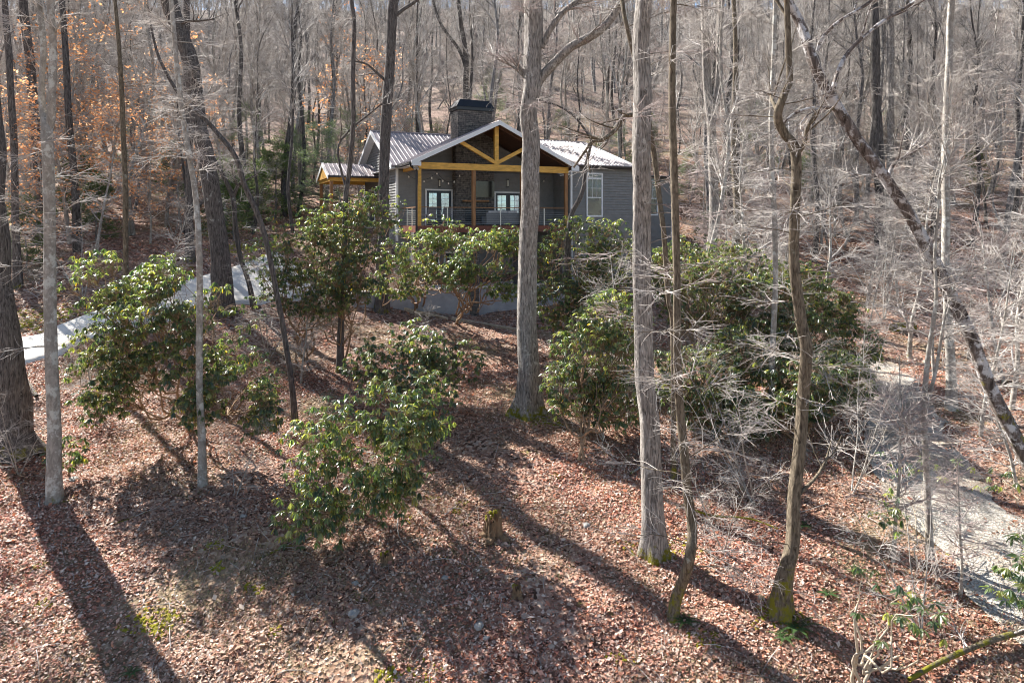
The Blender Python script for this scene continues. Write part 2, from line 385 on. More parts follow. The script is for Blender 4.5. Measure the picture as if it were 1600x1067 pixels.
M['stem'] = simple('brown shrub stem', (.26, .17, .10), .85, ns=9, amt=.4, bs=.4)
M['stem_pale'] = simple('pale bent shrub stem', (.42, .35, .26), .85, ns=9, amt=.35, bs=.4)
M['wood_rot'] = simple('rotten stump wood', (.16, .10, .055), .95, ns=10, amt=.6, bs=1, stretch=(1, 1, .2), bd=.04)
M['rock'] = simple('grey field stone', (.27, .26, .24), .9, ns=6, amt=.3, bs=.8)

# ------------------------------------------------------------------ ground sheet
gx = np.unique(np.concatenate([np.arange(-600, -60, 20), np.arange(-60, -24, 1.5), np.arange(-24, 24, .2), np.arange(24, 60, 1.5), np.arange(60, 601, 20)]))
gy = np.unique(np.concatenate([np.arange(-60, 4, 4), np.arange(4, 48, .2), np.arange(48, 120, 1.0), np.arange(120, 300, 4), np.arange(300, 701, 40)]))
X, Yg = np.meshgrid(gx, gy, indexing='ij'); Z = g(X, Yg)
pad = (X > -1)*0
nx, ny = X.shape; ii, jj = np.meshgrid(np.arange(nx-1), np.arange(ny-1), indexing='ij'); b0 = ii*ny+jj
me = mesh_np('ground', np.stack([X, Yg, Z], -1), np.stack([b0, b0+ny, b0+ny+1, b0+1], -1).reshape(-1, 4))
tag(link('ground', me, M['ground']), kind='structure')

def cr(P, n):                                 # Catmull-Rom resample of control rows
    P = np.asarray(P, float); P = np.vstack([2*P[0]-P[1], P, 2*P[-1]-P[-2]]); out = []
    m = len(P)-3
    for s in np.linspace(0, m-1e-6, n):
        i = int(s); t = s-i; a, b, c, d = P[i:i+4]
        out.append(.5*((2*b)+(-a+c)*t+(2*a-5*b+4*c-d)*t*t+(-a+3*b-3*c+d)*t**3))
    return np.array(out)
def strip(name, A, B, mt, dz, nL=80, nW=14, wob=0.0, thick=0.0):
    A = cr(A, nL); B = cr(B, nL); t = np.linspace(0, 1, nW)[None, :, None]
    rng = np.random.default_rng(5)
    if wob:
        A = A + _blur(rng.normal(size=A.shape), 1)*wob; B = B + rng.normal(size=B.shape)*wob*.6
    P = A[:, None]*(1-t) + B[:, None]*t; z = g(P[..., 0], P[..., 1], not thick) + dz
    z[:, 0] -= thick; z[:, -1] -= thick
    V = np.concatenate([P, z[..., None]], -1); i, j = np.meshgrid(np.arange(nL-1), np.arange(nW-1), indexing='ij'); b = i*nW+j
    me = mesh_np(name, V, np.stack([b, b+nW, b+nW+1, b+1], -1).reshape(-1, 4), smooth=True)
    return tag(link(name, me, mt), kind='structure')
hp = lambda px, py: hit(px, py)[:2]
drv_lo = [(-30, 15.5), (-24, 19.0), hp(34, 573), hp(115, 545), hp(200, 520), hp(290, 495), hp(364, 479), hp(425, 474), hp(500, 462)]
drv_up = [(-31, 20), (-25, 24.5), hp(32, 532), hp(91, 512), hp(175, 478), hp(236, 455), hp(293, 438), hp(358, 417), hp(425, 395)]
strip('driveway', drv_lo, drv_up, M['concrete'], .13, thick=.2)
strip('gravel_road', [(9.5, 31), (11, 29), hp(1330, 590), hp(1352, 640), hp(1350, 700), hp(1400, 790), hp(1480, 870), hp(1600, 1010), (14, 8), (18, 4)],
      [(12.5, 33), (13.5, 30), hp(1400, 572), hp(1450, 630), hp(1495, 700), hp(1545, 760), hp(1610, 815), (17, 14), (20, 10), (24, 6)], M['gravel'], .035, wob=.18)
# ------------------------------------------------------------------ the house
HS = 36/31.; HA = radians(24); HX, HYY = (653-800)/F*36, 36.0; HZ = -5.0
hc, hsn = cos(HA), sin(HA)
def hw_(u, v): u *= HS; v *= HS; return HX + u*hc - v*hsn, HYY + u*hsn + v*hc
def hu(px, v):                                # wall coordinate u under a photograph column on the plane v
    k = (px-800)/F; a, b = hw_(0, v); return (k*b - a)/(hc - k*hsn)/HS
def hz(py, u, v): return (HY-py)/F*hw_(u, v)[1]/HS
def HM(): return MB(HS, HZ)
house = empty('house', (HX, HYY, HZ), HA, label='grey sided house with white trim, metal roof and raised timber framed porch', cat='house')
SL = .476; EV = 2.17; ZE = 2.66; RV = 6.71; RZ = ZE + (RV-EV)*SL; DK = -.24
def laps(u0, u1, v, z0, z1, axis='u', lo=None, hi=None, sgn=-1, st=.135, mb=None):
    """lap siding on the plane v (axis u) or u=v (axis v); lo/hi give the end of a course at height z"""
    mb = mb or HM(); z = z0
    while z < z1-1e-3:
        zt = min(z+st, z1); a0, b0 = (lo(z) if lo else u0), (hi(z) if hi else u1); a1, b1 = (lo(zt) if lo else u0), (hi(zt) if hi else u1)
        if b0-a0 > .02:
            b1 = max(b1, a1+.005)
            o, i = v + sgn*.05, v + sgn*.006
            pts = [(a0, o, z), (b0, o, z), (b1, i, zt), (a1, i, zt), (a0, v+.0, z), (b0, v+.0, z)]
            if axis == 'v': pts = [(p[1], p[0], p[2]) for p in pts]
            mb.add(pts, [(0, 1, 2, 3), (4, 5, 1, 0)])
        z = zt
    return mb
# walls (solid core + lap boards)
W = HM(); UR = 12.6
W.box(-.28, 8.42, 2.62, 2.75, -4.9, 2.62)                    # porch back wall, basement below
laps(-.3, 8.28, 2.62, -3.6, 2.5, mb=W)
W.prism([(-.1, 2.62, 2.62), (7.75, 2.62, 2.62), (3.85, 2.62, 4.45)], (0, .1, 0))   # above the porch
laps(0, 0, 2.62, 2.5, 4.3, lo=lambda z: .1+(z-2.5)/SL, hi=lambda z: 7.6-(z-2.5)/SL, mb=W)
W.build('porch_back_wall', M['siding'], house)
W = HM()
pent = [(-.28, 2.64, -3.6), (-.28, 2.64, ZE+.3*SL), (-.28, RV, RZ-.1), (-.28, 10.3, RZ-.1-(10.3-RV)*SL), (-.28, 10.3, -3.6)]
W.prism(pent, (.12, 0, 0))
laps(2.64, 10.3, -.28, -1.2, ZE+.1, axis='v', mb=W)
laps(0, 0, -.28, ZE+.1, RZ-.15, axis='v', lo=lambda z: max(2.64, RV-(RZ-.12-z)/SL), hi=lambda z: min(10.3, RV+(RZ-.12-z)/SL), mb=W)
W.build('gable_wall', M['siding'], house)
uc = 8.3
W = HM(); W.box(uc, UR-.3, .62, .75, -4.9, 2.72); laps(uc, UR-.3, .62, -3.6, 2.72, mb=W)
W.box(uc, uc+.12, .76, 2.7, -4.9, 2.72); laps(.76, 2.62, uc, DK, 2.6, axis='v', mb=W)
W.box(UR-.42, UR-.3, .76, 10.3, -4.9, 2.7)
W.prism([(UR-.4, .8, 2.7), (UR-.4, RV, RZ-.1), (UR-.4, 10.3, 2.9)], (.1, 0, 0))
W.build('wing_wall', M['siding'], house)
W = HM(); W.box(UR-.29, 16, 2.5, 2.6, -4.9, 2.5); laps(UR-.29, 16, 2.5, -3.6, 2.5, mb=W); W.box(15.9, 16, 2.61, 9, -4.9, 2.5)
W.build('side_wall', M['siding'], house)
# white corner boards
for (u, v, z0, z1) in ((-.30, 2.60, -1.0, 2.6), (uc-.06, .58, -3, 2.68), (15.95, 2.47, -3, 2.45)):
    T = HM(); T.box(u-.045, u+.06, v-.03, v+.08, z0, z1); T.build('corner_board', M['trim'], house)
# roofs
def slab(name, poly, ribs, th=.06, parent=None, rib_h=.035, rib_w=.022):
    """poly: 4 pts on the upper face; ribs: list of (a,b) lines on the face"""
    R_ = HM(); R_.prism([(p[0], p[1], p[2]-th) for p in poly], (0, 0, th))
    for a, b in ribs:
        a = Vector(a); b = Vector(b); d = (b-a).normalized()
        hdir = Vector((d.y, -d.x, 0)).normalized()*rib_w
        up = Vector((0, 0, rib_h))
        vs = [a-hdir*1.3, a+hdir*1.3, a+hdir*.5+up, a-hdir*.5+up]; vs += [v + (b-a) for v in vs]
        R_.add([tuple(v) for v in vs], [(0, 1, 2, 3), (4, 7, 6, 5), (0, 4, 5, 1), (1, 5, 6, 2), (2, 6, 7, 3), (3, 7, 4, 0)])
    return R_.build(name, M['roof'], parent or house)
uL = -.66; st = .235
zr = lambda v: ZE + (v-EV)*SL
# main front slope, left of the porch roof valley: valley runs (uL..) from (-.4,EV) to (3.85,6.4)
rib = []; u = uL + .03
while u < 8.4:
    v0 = EV if u < -.4 else min(EV + (u+.4), RV-.02)
    if u > 3.85: v0 = min(EV + (8.1-u), RV)
    if u <= 8.05: rib.append(((u, v0+.01, zr(v0)+.002), (u, RV, RZ)))
    u += st
roof = slab('main_roof', [(uL, EV, ZE), (8.6, EV, ZE), (8.6, RV, RZ), (uL, RV, RZ)], rib)
slab('rear_roof', [(uL, RV+.002, RZ), (UR, RV+.002, RZ), (UR, 10.7, RZ-(10.7-RV)*SL), (uL, 10.7, RZ-(10.7-RV)*SL)], [])
# wing slope (shallower, eave further forward)
e0 = .3; ez = 2.86; ws = (RZ-ez)/(RV-e0)
rib = [((u, e0, ez+.002), (u, RV, RZ)) for u in np.arange(8.66, UR, st)]
slab('wing_roof', [(8.605, e0, ez), (UR-.5, e0, ez), (UR, RV, RZ), (8.605, RV, RZ)], [((min(a[0], UR-.55), a[1], a[2]), b) for a, b in rib])
slab('side_roof', [(UR-.2, 2.2, 2.58), (16.3, 2.2, 2.58), (16.3, 9, 2.95), (UR-.2, 9, 2.95)], [])
# porch roof: two slopes
PR_ = 3.85; pz = lambda d: ZE + d*SL
rL = []; v = -.37
while v < RV-.3:
    u0 = -.4 if v < EV else -.4 + (v-EV)
    rL.append(((u0, v, pz(u0+.4)+.002), (PR_, v, pz(PR_+.4)))); v += st
slab('porch_roof', [(-.4, -.4, ZE), (-.4, EV, ZE), (PR_, 6.42, pz(4.25)), (PR_, -.4, pz(4.25))], rL)
rR = [((8.1-(a[0]+.4), a[1], a[2]), (PR_, b[1], b[2])) for a, b in rL]
slab('porch_roof', [(8.1, -.4, ZE), (8.1, EV, ZE), (PR_+.001, 6.42, pz(4.25)), (PR_+.001, -.4, pz(4.25))], rR)
R_ = HM(); R_.bar((PR_, -.42, pz(4.25)+.02), (PR_, 6.3, pz(4.25)+.02), .045, 8); R_.build('ridge_cap', M['roof'], house)
R_ = HM(); R_.bar((uL, RV, RZ+.02), (UR, RV, RZ+.02), .045, 8); R_.build('ridge_cap', M['roof'], house)
# ceiling of the porch
S_ = HM()
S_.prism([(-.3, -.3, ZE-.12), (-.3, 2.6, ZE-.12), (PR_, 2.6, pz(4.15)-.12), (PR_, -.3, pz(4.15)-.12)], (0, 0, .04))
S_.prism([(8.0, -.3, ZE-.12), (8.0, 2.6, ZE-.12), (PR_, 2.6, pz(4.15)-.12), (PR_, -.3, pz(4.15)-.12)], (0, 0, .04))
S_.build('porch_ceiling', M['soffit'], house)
# rake boards
def rake(pts, d=(0, .04, 0), h=.21, nm='rake_board'):
    T = HM()
    for a, b in zip(pts[:-1], pts[1:]):
        T.prism([a, b, (b[0], b[1], b[2]-h), (a[0], a[1], a[2]-h)], d)
    return T.build(nm, M['trim'], house)
rake([(-.42, -.46, ZE+.03), (PR_, -.46, pz(4.25)+.04)]); rake([(PR_, -.46, pz(4.25)+.04), (8.12, -.46, ZE+.03)])
T = HM(); T.box(-.42, .02, -.47, -.42, ZE-.2, ZE-.02); T.build('eave_return', M['trim'], house)
T = HM(); T.box(7.7, 8.12, -.47, -.42, ZE-.2, ZE-.02); T.build('eave_return', M['trim'], house)
rake([(uL-.02, EV-.02, ZE+.02), (uL-.02, RV, RZ+.03)], (-.04, 0, 0)); rake([(uL-.02, RV, RZ+.03), (uL-.02, 10.7, RZ-(10.7-RV)*SL+.02)], (-.04, 0, 0))
rake([(UR-.48, e0, ez+.02), (UR+.02, RV, RZ+.02)], (.04, 0, 0), .18)
T = HM(); T.box(uL, -.29, EV, RV, ZE-.14, ZE-.12)
T.box(-.38, -.02, -.38, EV, ZE-.16, ZE-.14); T.build('soffit', M['trim'], house)
T = HM(); T.prism([(uL, EV+.02, ZE-.12), (-.3, EV+.02, ZE-.12), (-.3, RV, RZ-.12), (uL, RV, RZ-.12)], (0, 0, .03)); T.prism([(uL, RV, RZ-.12), (-.3, RV, RZ-.12), (-.3, 10.6, RZ-.12-(10.6-RV)*SL), (uL, 10.6, RZ-.12-(10.6-RV)*SL)], (0, 0, .03)); T.build('soffit', M['trim'], house)
# gutters and downspouts
def gutter(a, b, nm='gutter'):
    G_ = HM(); a = Vector(a); b = Vector(b); d = (b-a).normalized(); o = Vector((d.y, -d.x, 0)).normalized()*.06
    if o.y > 0.01 and abs(d.x) > .5: o = -o
    prof = [Vector((0, 0, .01)), Vector((0, 0, -.09)), o*1.1+Vector((0, 0, -.09)), o*1.5+Vector((0, 0, .01))]
    G_.prism([tuple(a+p) for p in prof], tuple(b-a)); return G_.build(nm, M['gutter'], house)
gutter((-.42, EV+.1, ZE-.03), (-.42, -.38, ZE-.03)); gutter((uc-.2, e0-.02, ez-.05), (UR-.5, e0-.02, ez-.05)); gutter((UR-.2, 2.18, 2.53), (16.3, 2.18, 2.53))
def pipe(pts, nm, r=.045):
    G_ = HM()
    for a, b in zip(pts[:-1], pts[1:]): G_.bar(a, b, r, 8)
    return G_.build(nm, M['gutter'], house)
pipe([(-.46, -.32, 2.6), (-.46, -.32, 2.5), (-.1, -.14, 2.25), (-.1, -.14, -3.4)], 'downspout', .055)
pipe([(16.1, 2.3, 2.5), (16.03, 2.42, 2.3), (16.03, 2.42, -3.6)], 'downspout')
# timber truss and posts
T = HM(); T.box(.02, 7.72, -.09, .09, 2.36, ZE); T.build('truss_beam', M['timber'], house)
T = HM(); T.box(PR_-.1, PR_+.1, -.08, .08, ZE+.002, 4.48); T.build('king_post', M['timber'], house)
for s in (-1, 1):
    T = HM(); T.beam((PR_+s*.06, 0, ZE+.1), (PR_+s*1.9, 0, 3.72), .14, .17); T.build('truss_strut', M['timber'], house)
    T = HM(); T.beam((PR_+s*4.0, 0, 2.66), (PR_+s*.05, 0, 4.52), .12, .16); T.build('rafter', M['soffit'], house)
T = HM(); T.box(0, .16, .1, 2.6, 2.38, ZE-.13); T.build('side_beam', M['timber'], house)
posts = [0.06, hu(740, 0), 5.2, 7.62]
for i, u in enumerate(posts):
    T = HM(); T.box(u-.08, u+.08, -.08, .08, DK+.002, 2.358); T.build('post', M['timber' if i == 0 else 'timber_v'], house, .01)
# deck
T = HM(); T.box(-.1, 7.9, -.12, 2.6, DK-.04, DK); T.build('deck_floor', M['deck'], house)
T = HM(); T.box(-.12, 7.92, -.16, -.122, DK-.3, DK-.002); T.box(-.14, -.102, -.12, 2.6, DK-.3, DK-.002); T.build('rim_board', M['deck'], house)
T = HM()
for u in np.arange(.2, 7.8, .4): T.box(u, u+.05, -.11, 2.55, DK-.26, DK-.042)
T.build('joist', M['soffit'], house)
for i, u in enumerate(posts):
    T = HM(); T.box(u-.27, u+.27, -.1, .42, -3.1, DK-.31); T.build('stone_pier', M['stone'], house)
# cable railing
rl = empty('railing', (0, 0, 0)); rl.parent = house
T = HM(); T.box(.0, 7.75, -.05, .04, .60, .635); T.box(-.04, .05, .05, 2.58, .60, .635); T.build('handrail', M['timber_v'], rl)
for k in range(8):
    z = DK + .09 + k*.088
    T = HM(); T.bar((0, 0, z), (7.7, 0, z), .0055, 5); T.bar((0, .05, z), (0, 2.58, z), .0055, 5); T.build('cable', M['steel'], rl)
for u, v in [(hu(699, 0), 0), (hu(782, 0), 0), (1.0, 0) if 0 else (6.4, 0), (0, .95), (0, 1.8)]:
    T = HM(); T.box(u-.022, u+.022, v-.022, v+.022, DK, .598); T.build('rail_post', M['steel'], rl)
# doors and windows
def french(name, u0, u1, ztop, v, two=True, zb=DK):
    r = empty(name, (0, 0, 0)); r.parent = house
    T = HM(); t = .075
    T.box(u0, u0+t, v-.09, v-.03, zb, ztop); T.box(u1-t, u1, v-.09, v-.03, zb, ztop); T.box(u0+t, u1-t, v-.09, v-.03, ztop-t, ztop); T.build('frame', M['trim'], r)
    n = 2; wd = (u1-u0-2*t)/n
    for k in range(n):
        a = u0+t+k*wd; b = a+wd; T = HM(); s = .11
        T.box(a+.005, a+s, v-.075, v-.03, zb+.01, ztop-t); T.box(b-s, b-.005, v-.075, v-.03, zb+.01, ztop-t)
        T.box(a+s, b-s, v-.075, v-.03, ztop-t-.12, ztop-t); T.box(a+s, b-s, v-.075, v-.03, zb+.01, zb+.25); T.build('door_leaf', M['navy'], r)
        T = HM(); T.box(a+s, b-s, v-.045, v-.035, zb+.25, ztop-t-.12); T.build('pane', M['glass_bright'], r)
        T = HM(); m = (a+b)/2; T.box(m-.01, m+.01, v-.062, v-.046, zb+.25, ztop-t-.12)
        for q in range(1, 5):
            z = zb+.25 + (ztop-t-.12-zb-.25)*q/5; T.box(a+s, b-s, v-.064, v-.048, z-.01, z+.01)
        T.build('muntin', M['trim'], r)
    T = HM(); T.box((u0+u1)/2+.03, (u0+u1)/2+.05, v-.12, v-.07, .35, .5); T.build('handle', M['steel'], r)
v0 = 2.6
da, db = hu(664, v0), hu(706.5, v0); french('double_door', da, db, hz(295.5, da, v0), v0)
dc, dd = hu(771.5, v0), hu(815, v0); french('double_door', dc, dd, hz(299.5, dc, v0), v0)
def window(u0, u1, z0, z1, v, transom=.0, nm='window', cols=3, rows=2):
    r = empty(nm, (0, 0, 0)); r.parent = house; t = .085
    T = HM(); T.box(u0, u0+t, v-.07, v-.02, z0, z1); T.box(u1-t, u1, v-.07, v-.02, z0, z1); T.box(u0+t, u1-t, v-.07, v-.02, z1-t, z1); T.box(u0+t, u1-t, v-.07, v-.02, z0, z0+t)
    mid = z0 + (z1-transom-z0)*.5; T.box(u0+t, u1-t, v-.065, v-.02, mid-.025, mid+.025)
    if transom: T.box(u0+t, u1-t, v-.068, v-.02, z1-transom-.06, z1-transom+.03)
    T.build('frame', M['trim'], r)
    T = HM(); T.box(u0+t, u1-t, v-.035, v-.024, z0+t, z1-t); T.build('pane', M['glass'], r)
    T = HM()
    spans = ([(z1-transom+.03, z1-t, 1)] if transom else []) + [(mid+.025, z1-transom-(.06 if transom else t), rows)]
    for a, b, n in spans:
        for q in range(1, cols): x = u0+t+(u1-u0-2*t)*q/cols; T.box(x-.009, x+.009, v-.05, v-.036, a, b)
        for q in range(1, n): z = a+(b-a)*q/n; T.box(u0+t, u1-t, v-.052, v-.038, z-.009, z+.009)
    T.build('muntin', M['trim'], r)
wv = .6
a, b = hu(915.5, wv), hu(941, wv); window(a, b, hz(339, a, wv), hz(270, a, wv), wv, .28)
a, b = hu(1005, 2.48), hu(1027, 2.48); window(a, b, hz(337, a, 2.48), hz(276, a, 2.48), 2.48, .26)
for px in (640, 668, 693, 722): a = hu(px, 2.58); window(a, a+.62, -2.7, -1.55, 2.58, 0, cols=2)
# entry door on the gable wall, facing left
T = HM(); T.box(-.37, -.31, 7.2, 7.3, -.3, 1.75); T.box(-.37, -.31, 8.6, 8.7, -.3, 1.75); T.box(-.37, -.31, 7.3, 8.6, 1.65, 1.75)
ed = empty('entry_door', (0, 0, 0)); ed.parent = house; T.build('frame', M['trim'], ed)
T = HM(); T.box(-.345, -.31, 7.3, 8.6, -.28, 1.648); T.build('door_leaf', M['navy'], ed)
for v in (7.0, 8.95):
    T = HM(); T.box(-.44, -.31, v-.06, v+.06, 1.05, 1.4); T.build('wall_lamp', M['black'], house)
T = HM(); T.box(-1.6, -.3, 6.6, 9.6, -.42, -.3); T.build('entry_step', M['concrete'], house)
# entry canopy: small gabled roof running out to the left
cu, cv, cz, csl, ch_ = -3.0, 8.2, 3.14, .39, 2.0
rib = [((u, cv-ch_, cz-ch_*csl+.002), (u, cv, cz)) for u in np.arange(cu+.05, -.32, st)]
cn = empty('entry_canopy', (0, 0, 0)); cn.parent = house
slab('canopy_roof', [(cu, cv-ch_, cz-ch_*csl), (-.31, cv-ch_, cz-ch_*csl), (-.31, cv, cz), (cu, cv, cz)], rib, parent=cn)
slab('canopy_roof', [(cu, cv+ch_, cz-ch_*csl), (-.31, cv+ch_, cz-ch_*csl), (-.31, cv+.001, cz), (cu, cv+.001, cz)], [], parent=cn)
T = HM()
for s in (-1, 1): T.prism([(cu-.04, cv+s*(ch_+.02), cz-ch_*csl+.02), (cu-.04, cv, cz+.03), (cu-.04, cv, cz-.19), (cu-.04, cv+s*(ch_+.02), cz-ch_*csl-.2)], (.03, 0, 0))
T.build('rake_board', M['trim'], cn)
T = HM(); T.prism([(cu+.02, cv-ch_+.1, cz-ch_*csl-.1), (cu+.02, cv, cz-.12), (cu+.02, cv+ch_-.1, cz-ch_*csl-.1)], (.05, 0, 0)); T.build('canopy_gable', M['timber'], cn)
T = HM(); T.box(cu+.1, -.32, cv-ch_+.15, cv-ch_+.3, cz-ch_*csl-.28, cz-ch_*csl-.08); T.box(cu+.1, -.32, cv+ch_-.3, cv+ch_-.15, cz-ch_*csl-.28, cz-ch_*csl-.08); T.box(cu+.1, cu+.25, cv-ch_+.3, cv+ch_-.3, cz-ch_*csl-.28, cz-ch_*csl-.1); T.build('canopy_beam', M['timber'], cn)
for v in (cv-ch_+.22, cv+ch_-.22):
    T = HM(); T.box(cu+.12, cu+.27, v-.07, v+.07, -.6, cz-ch_*csl-.282); T.build('canopy_post', M['timber_v'], cn)
G_ = HM(); G_.box(cu, -.32, cv-ch_-.1, cv-ch_-.005, cz-ch_*csl-.1, cz-ch_*csl-.01); G_.build('gutter', M['gutter'], cn)
# chimney and fireplace
ch = empty('chimney', (0, 0, 0)); ch.parent = house
fa, fb = hu(712, 2.1), hu(772, 2.1)
T = HM(); T.box(fa, fb, 2.1, 2.6, DK, 4.0); T.build('fireplace_stone', M['stone'], ch)
T = HM(); T.box(fa+.14, fb-.05, 2.2, 3.3, 3.4, 5.55); T.build('stack', M['stone'], ch)
T = HM(); a0, b0, a1, b1 = fa+.09, fb+.0, fa+.3, fb-.2
T.box(a0, b0, 2.15, 3.35, 5.56, 5.72)
vs = [(a0-.03, 2.12, 5.72), (b0+.03, 2.12, 5.72), (b0+.03, 3.38, 5.72), (a0-.03, 3.38, 5.72), (a1, 2.3, 6.1), (b1, 2.3, 6.1), (b1, 3.2, 6.1), (a1, 3.2, 6.1)]
T.add(vs, [(0, 3, 2, 1), (4, 5, 6, 7), (0, 1, 5, 4), (1, 2, 6, 5), (2, 3, 7, 6), (3, 0, 4, 7)]); T.build('chimney_cap', M['black'], ch)
T = HM(); T.box(fa+.35, fb-.35, 1.9, 2.098, .95, 1.03); T.build('mantel', M['timber_v'], ch)
T = HM(); T.box(fa+.5, fb-.5, 2.07, 2.098, DK+.2, .6); T.build('firebox', M['black'], ch)
# porch lamps
for px in (686.5, 793):
    u = hu(px, 2.58); z0 = hz(293, u, 2.58); z1 = hz(280, u, 2.58)
    r = empty('wall_lamp', (0, 0, 0)); r.parent = house
    T = HM(); T.box(u-.05, u+.05, 2.5, 2.59, z1-.06, z1); T.box(u-.05, u+.05, 2.5, 2.59, z0, z0+.05)
    for s in (-.045, .035): T.box(u+s, u+s+.01, 2.5, 2.51, z0+.05, z1-.06)
    T.build('lamp_frame', M['black'], r)
    T = HM(); T.box(u-.03, u+.03, 2.52, 2.57, z0+.05, z1-.06); T.build('lamp_glass', M['bulb'], r)
T = HM()
for s in (-.07, .07): T.bar((-.2+s, -.34, 2.36), (-.2+s, -.5, 2.3), .05, 8)
T.bar((-.3, -.33, 2.42), (-.1, -.33, 2.42), .025, 6); T.build('security_lamp', M['steel'], house)
# things standing on the porch
def hloc(u, v, z): x, y = hw_(u, v); return (x, y, z*HS)
def PM(): return MB(HS, 0)
def sofa(u, v, wd, label):
    r = empty('sofa', hloc(u, v, DK), HA, label=label, cat='sofa')
    T = PM(); T.box(0, wd, -.35, -.3, .08, .62); T.box(0, wd, -.29, .3, .06, .26); T.box(0, .1, -.29, .3, .261, .45); T.box(wd-.1, wd, -.29, .3, .261, .45); T.build('frame', M['sofa'], r, .01)
    n = 3
    for k in range(n):
        a = .12+(wd-.24)*k/n; b = a+(wd-.24)/n-.02
        T = PM(); T.box(a, b, -.27, .28, .262, .38); T.build('seat_cushion', M['cushion'], r, .03)
        T = PM(); T.prism([(a, -.28, .39), (a, -.12, .39), (a, -.22, .72), (a, -.34, .72)], (b-a, 0, 0)); T.build('back_cushion', M['cushion'], r, .03)
    for x in (.04, wd-.08):
        for y in (-.3, .22): T = PM(); T.box(x, x+.05, y, y+.05, 0, .06); T.build('leg', M['black'], r)
sofa(hu(756, .5), .5, 1.75, 'grey wicker sofa with pale cushions on the porch beside the middle post')
def chair(u, v, label):
    r = empty('porch_chair', hloc(u, v, DK), HA+.3, label=label, cat='chair')
    T = PM(); T.box(-.25, .25, -.25, .25, .3, .35); T.build('seat', M['sofa'], r, .01)
    T = PM(); T.prism([(-.25, -.25, .35), (.25, -.25, .35), (.22, -.4, .85), (-.22, -.4, .85)], (0, .03, 0)); T.build('backrest', M['sofa'], r)
    for s in (-1, 1):
        T = PM(); T.box(s*.28-.02, s*.28+.02, -.3, .25, .5, .53); T.build('armrest', M['sofa'], r)
        for y in (-.24, .22): T = PM(); T.box(s*.26-.015, s*.26+.015, y-.015, y+.015, 0, .5 if y > 0 else .5); T.build('leg', M['black'], r)
chair(.75, .9, 'dark porch chair beside the corner post, left of the double door')
chair(1.55, 1.1, 'dark porch chair standing in front of the left double door')
tv = empty('television', hloc(0, 0, 0), HA, label='black flat television mounted on the stone fireplace behind the middle post', cat='television')
a, b = hu(744, 2.0), hu(773, 2.0); z0, z1 = hz(308, a, 2.), hz(283, a, 2.)
T = PM(); T.box(a, b, 2.03, 2.06, z0, z1); T.build('screen', M['screen'], tv)
T = PM(); T.box(a-.01, b+.01, 2.061, 2.09, z0-.01, z1+.01); T.build('casing', M['black'], tv)
# string lights
sl = empty('string_lights', hloc(0, 0, 0), HA, label='drooping strings of clear bulbs hung under the porch ceiling', cat='string lights')
pts = []
for (ua, ub, va, vb, zz, sag) in ((-.1, 1.0, 1.6, .3, 2.25, .35), (1.0, 2.5, .3, 1.4, 2.25, .42), (5.4, 7.4, .4, 1.8, 2.25, .4)):
    for k in range(13):
        t = k/12; pts.append((ua+(ub-ua)*t, va+(vb-va)*t, zz - sag*4*t*(1-t)))
T = PM()
for i in range(len(pts)-1):
    if i in (25,): continue
    T.bar(pts[i], pts[i+1], .008, 5)
T.build('wire', M['black'], sl)
for i, p in enumerate(pts):
    if i % 3 == 1: T = PM(); T.bar((p[0], p[1], p[2]-.01), (p[0], p[1], p[2]-.05), .013, 6); T.bar((p[0], p[1], p[2]-.05), (p[0], p[1], p[2]-.11), .03, 8); T.build('bulb', M['bulb'], sl)
# terrace behind the retaining wall
WZ = -3.02
T = MB(HS, HZ); T.box(-3.2, 9.2, -1.5, -1.28, -4.6, WZ); 
rw = empty('retaining_wall', (HX, HYY, HZ), HA, label='low grey stucco retaining wall with pale cap and stone pillar below the porch', cat='wall')
T.build('wall_face', M['block'], rw)
T = MB(HS, HZ); T.box(-3.25, 9.25, -1.54, -1.22, WZ+.003, WZ+.07); T.build('wall_cap', M['concrete'], rw, .01)
T = MB(HS, HZ); uu = hu(741, -1.5); T.box(uu-.2, uu+.2, -1.58, -1.503, -4.6, WZ); T.build('stone_pillar', M['stone'], rw)
T = MB(HS, 0)
T.box(-3.2, 9.2, -1.27, 2.58, WZ-.2, WZ-.06); o = T.build('terrace', M['concrete'], None); o.location = (HX, HYY, 0); o.rotation_euler = (0, 0, HA); tag(o, kind='structure')
# landscape edging below the wall
for nm, a, b, lb in (('landscape_timber', (628, 483), (700, 500), 'weathered timber edging at the foot of the retaining wall, left piece'),
                     ('landscape_timber', (706, 500), (808, 517), 'weathered timber edging beside the dark planting strip left of the big central trunk')):
    A = np.array(hit(*a)); B = np.array(hit(*b)); o = MB(); n = 6
    o2 = MB(1, 0); d = B-A
    o2.prism([(0, -.07, -.1), (0, .07, -.1), (0, .07, .12), (0, -.07, .12)], (float(np.linalg.norm(d[:2])), 0, float(d[2])))
    e = o2.build(nm, M['stem_pale'], None, .015); e.location = A; e.rotation_euler = (0, 0, math.atan2(d[1], d[0])); tag(e, lb, 'edging', 'timber edging below the terrace')
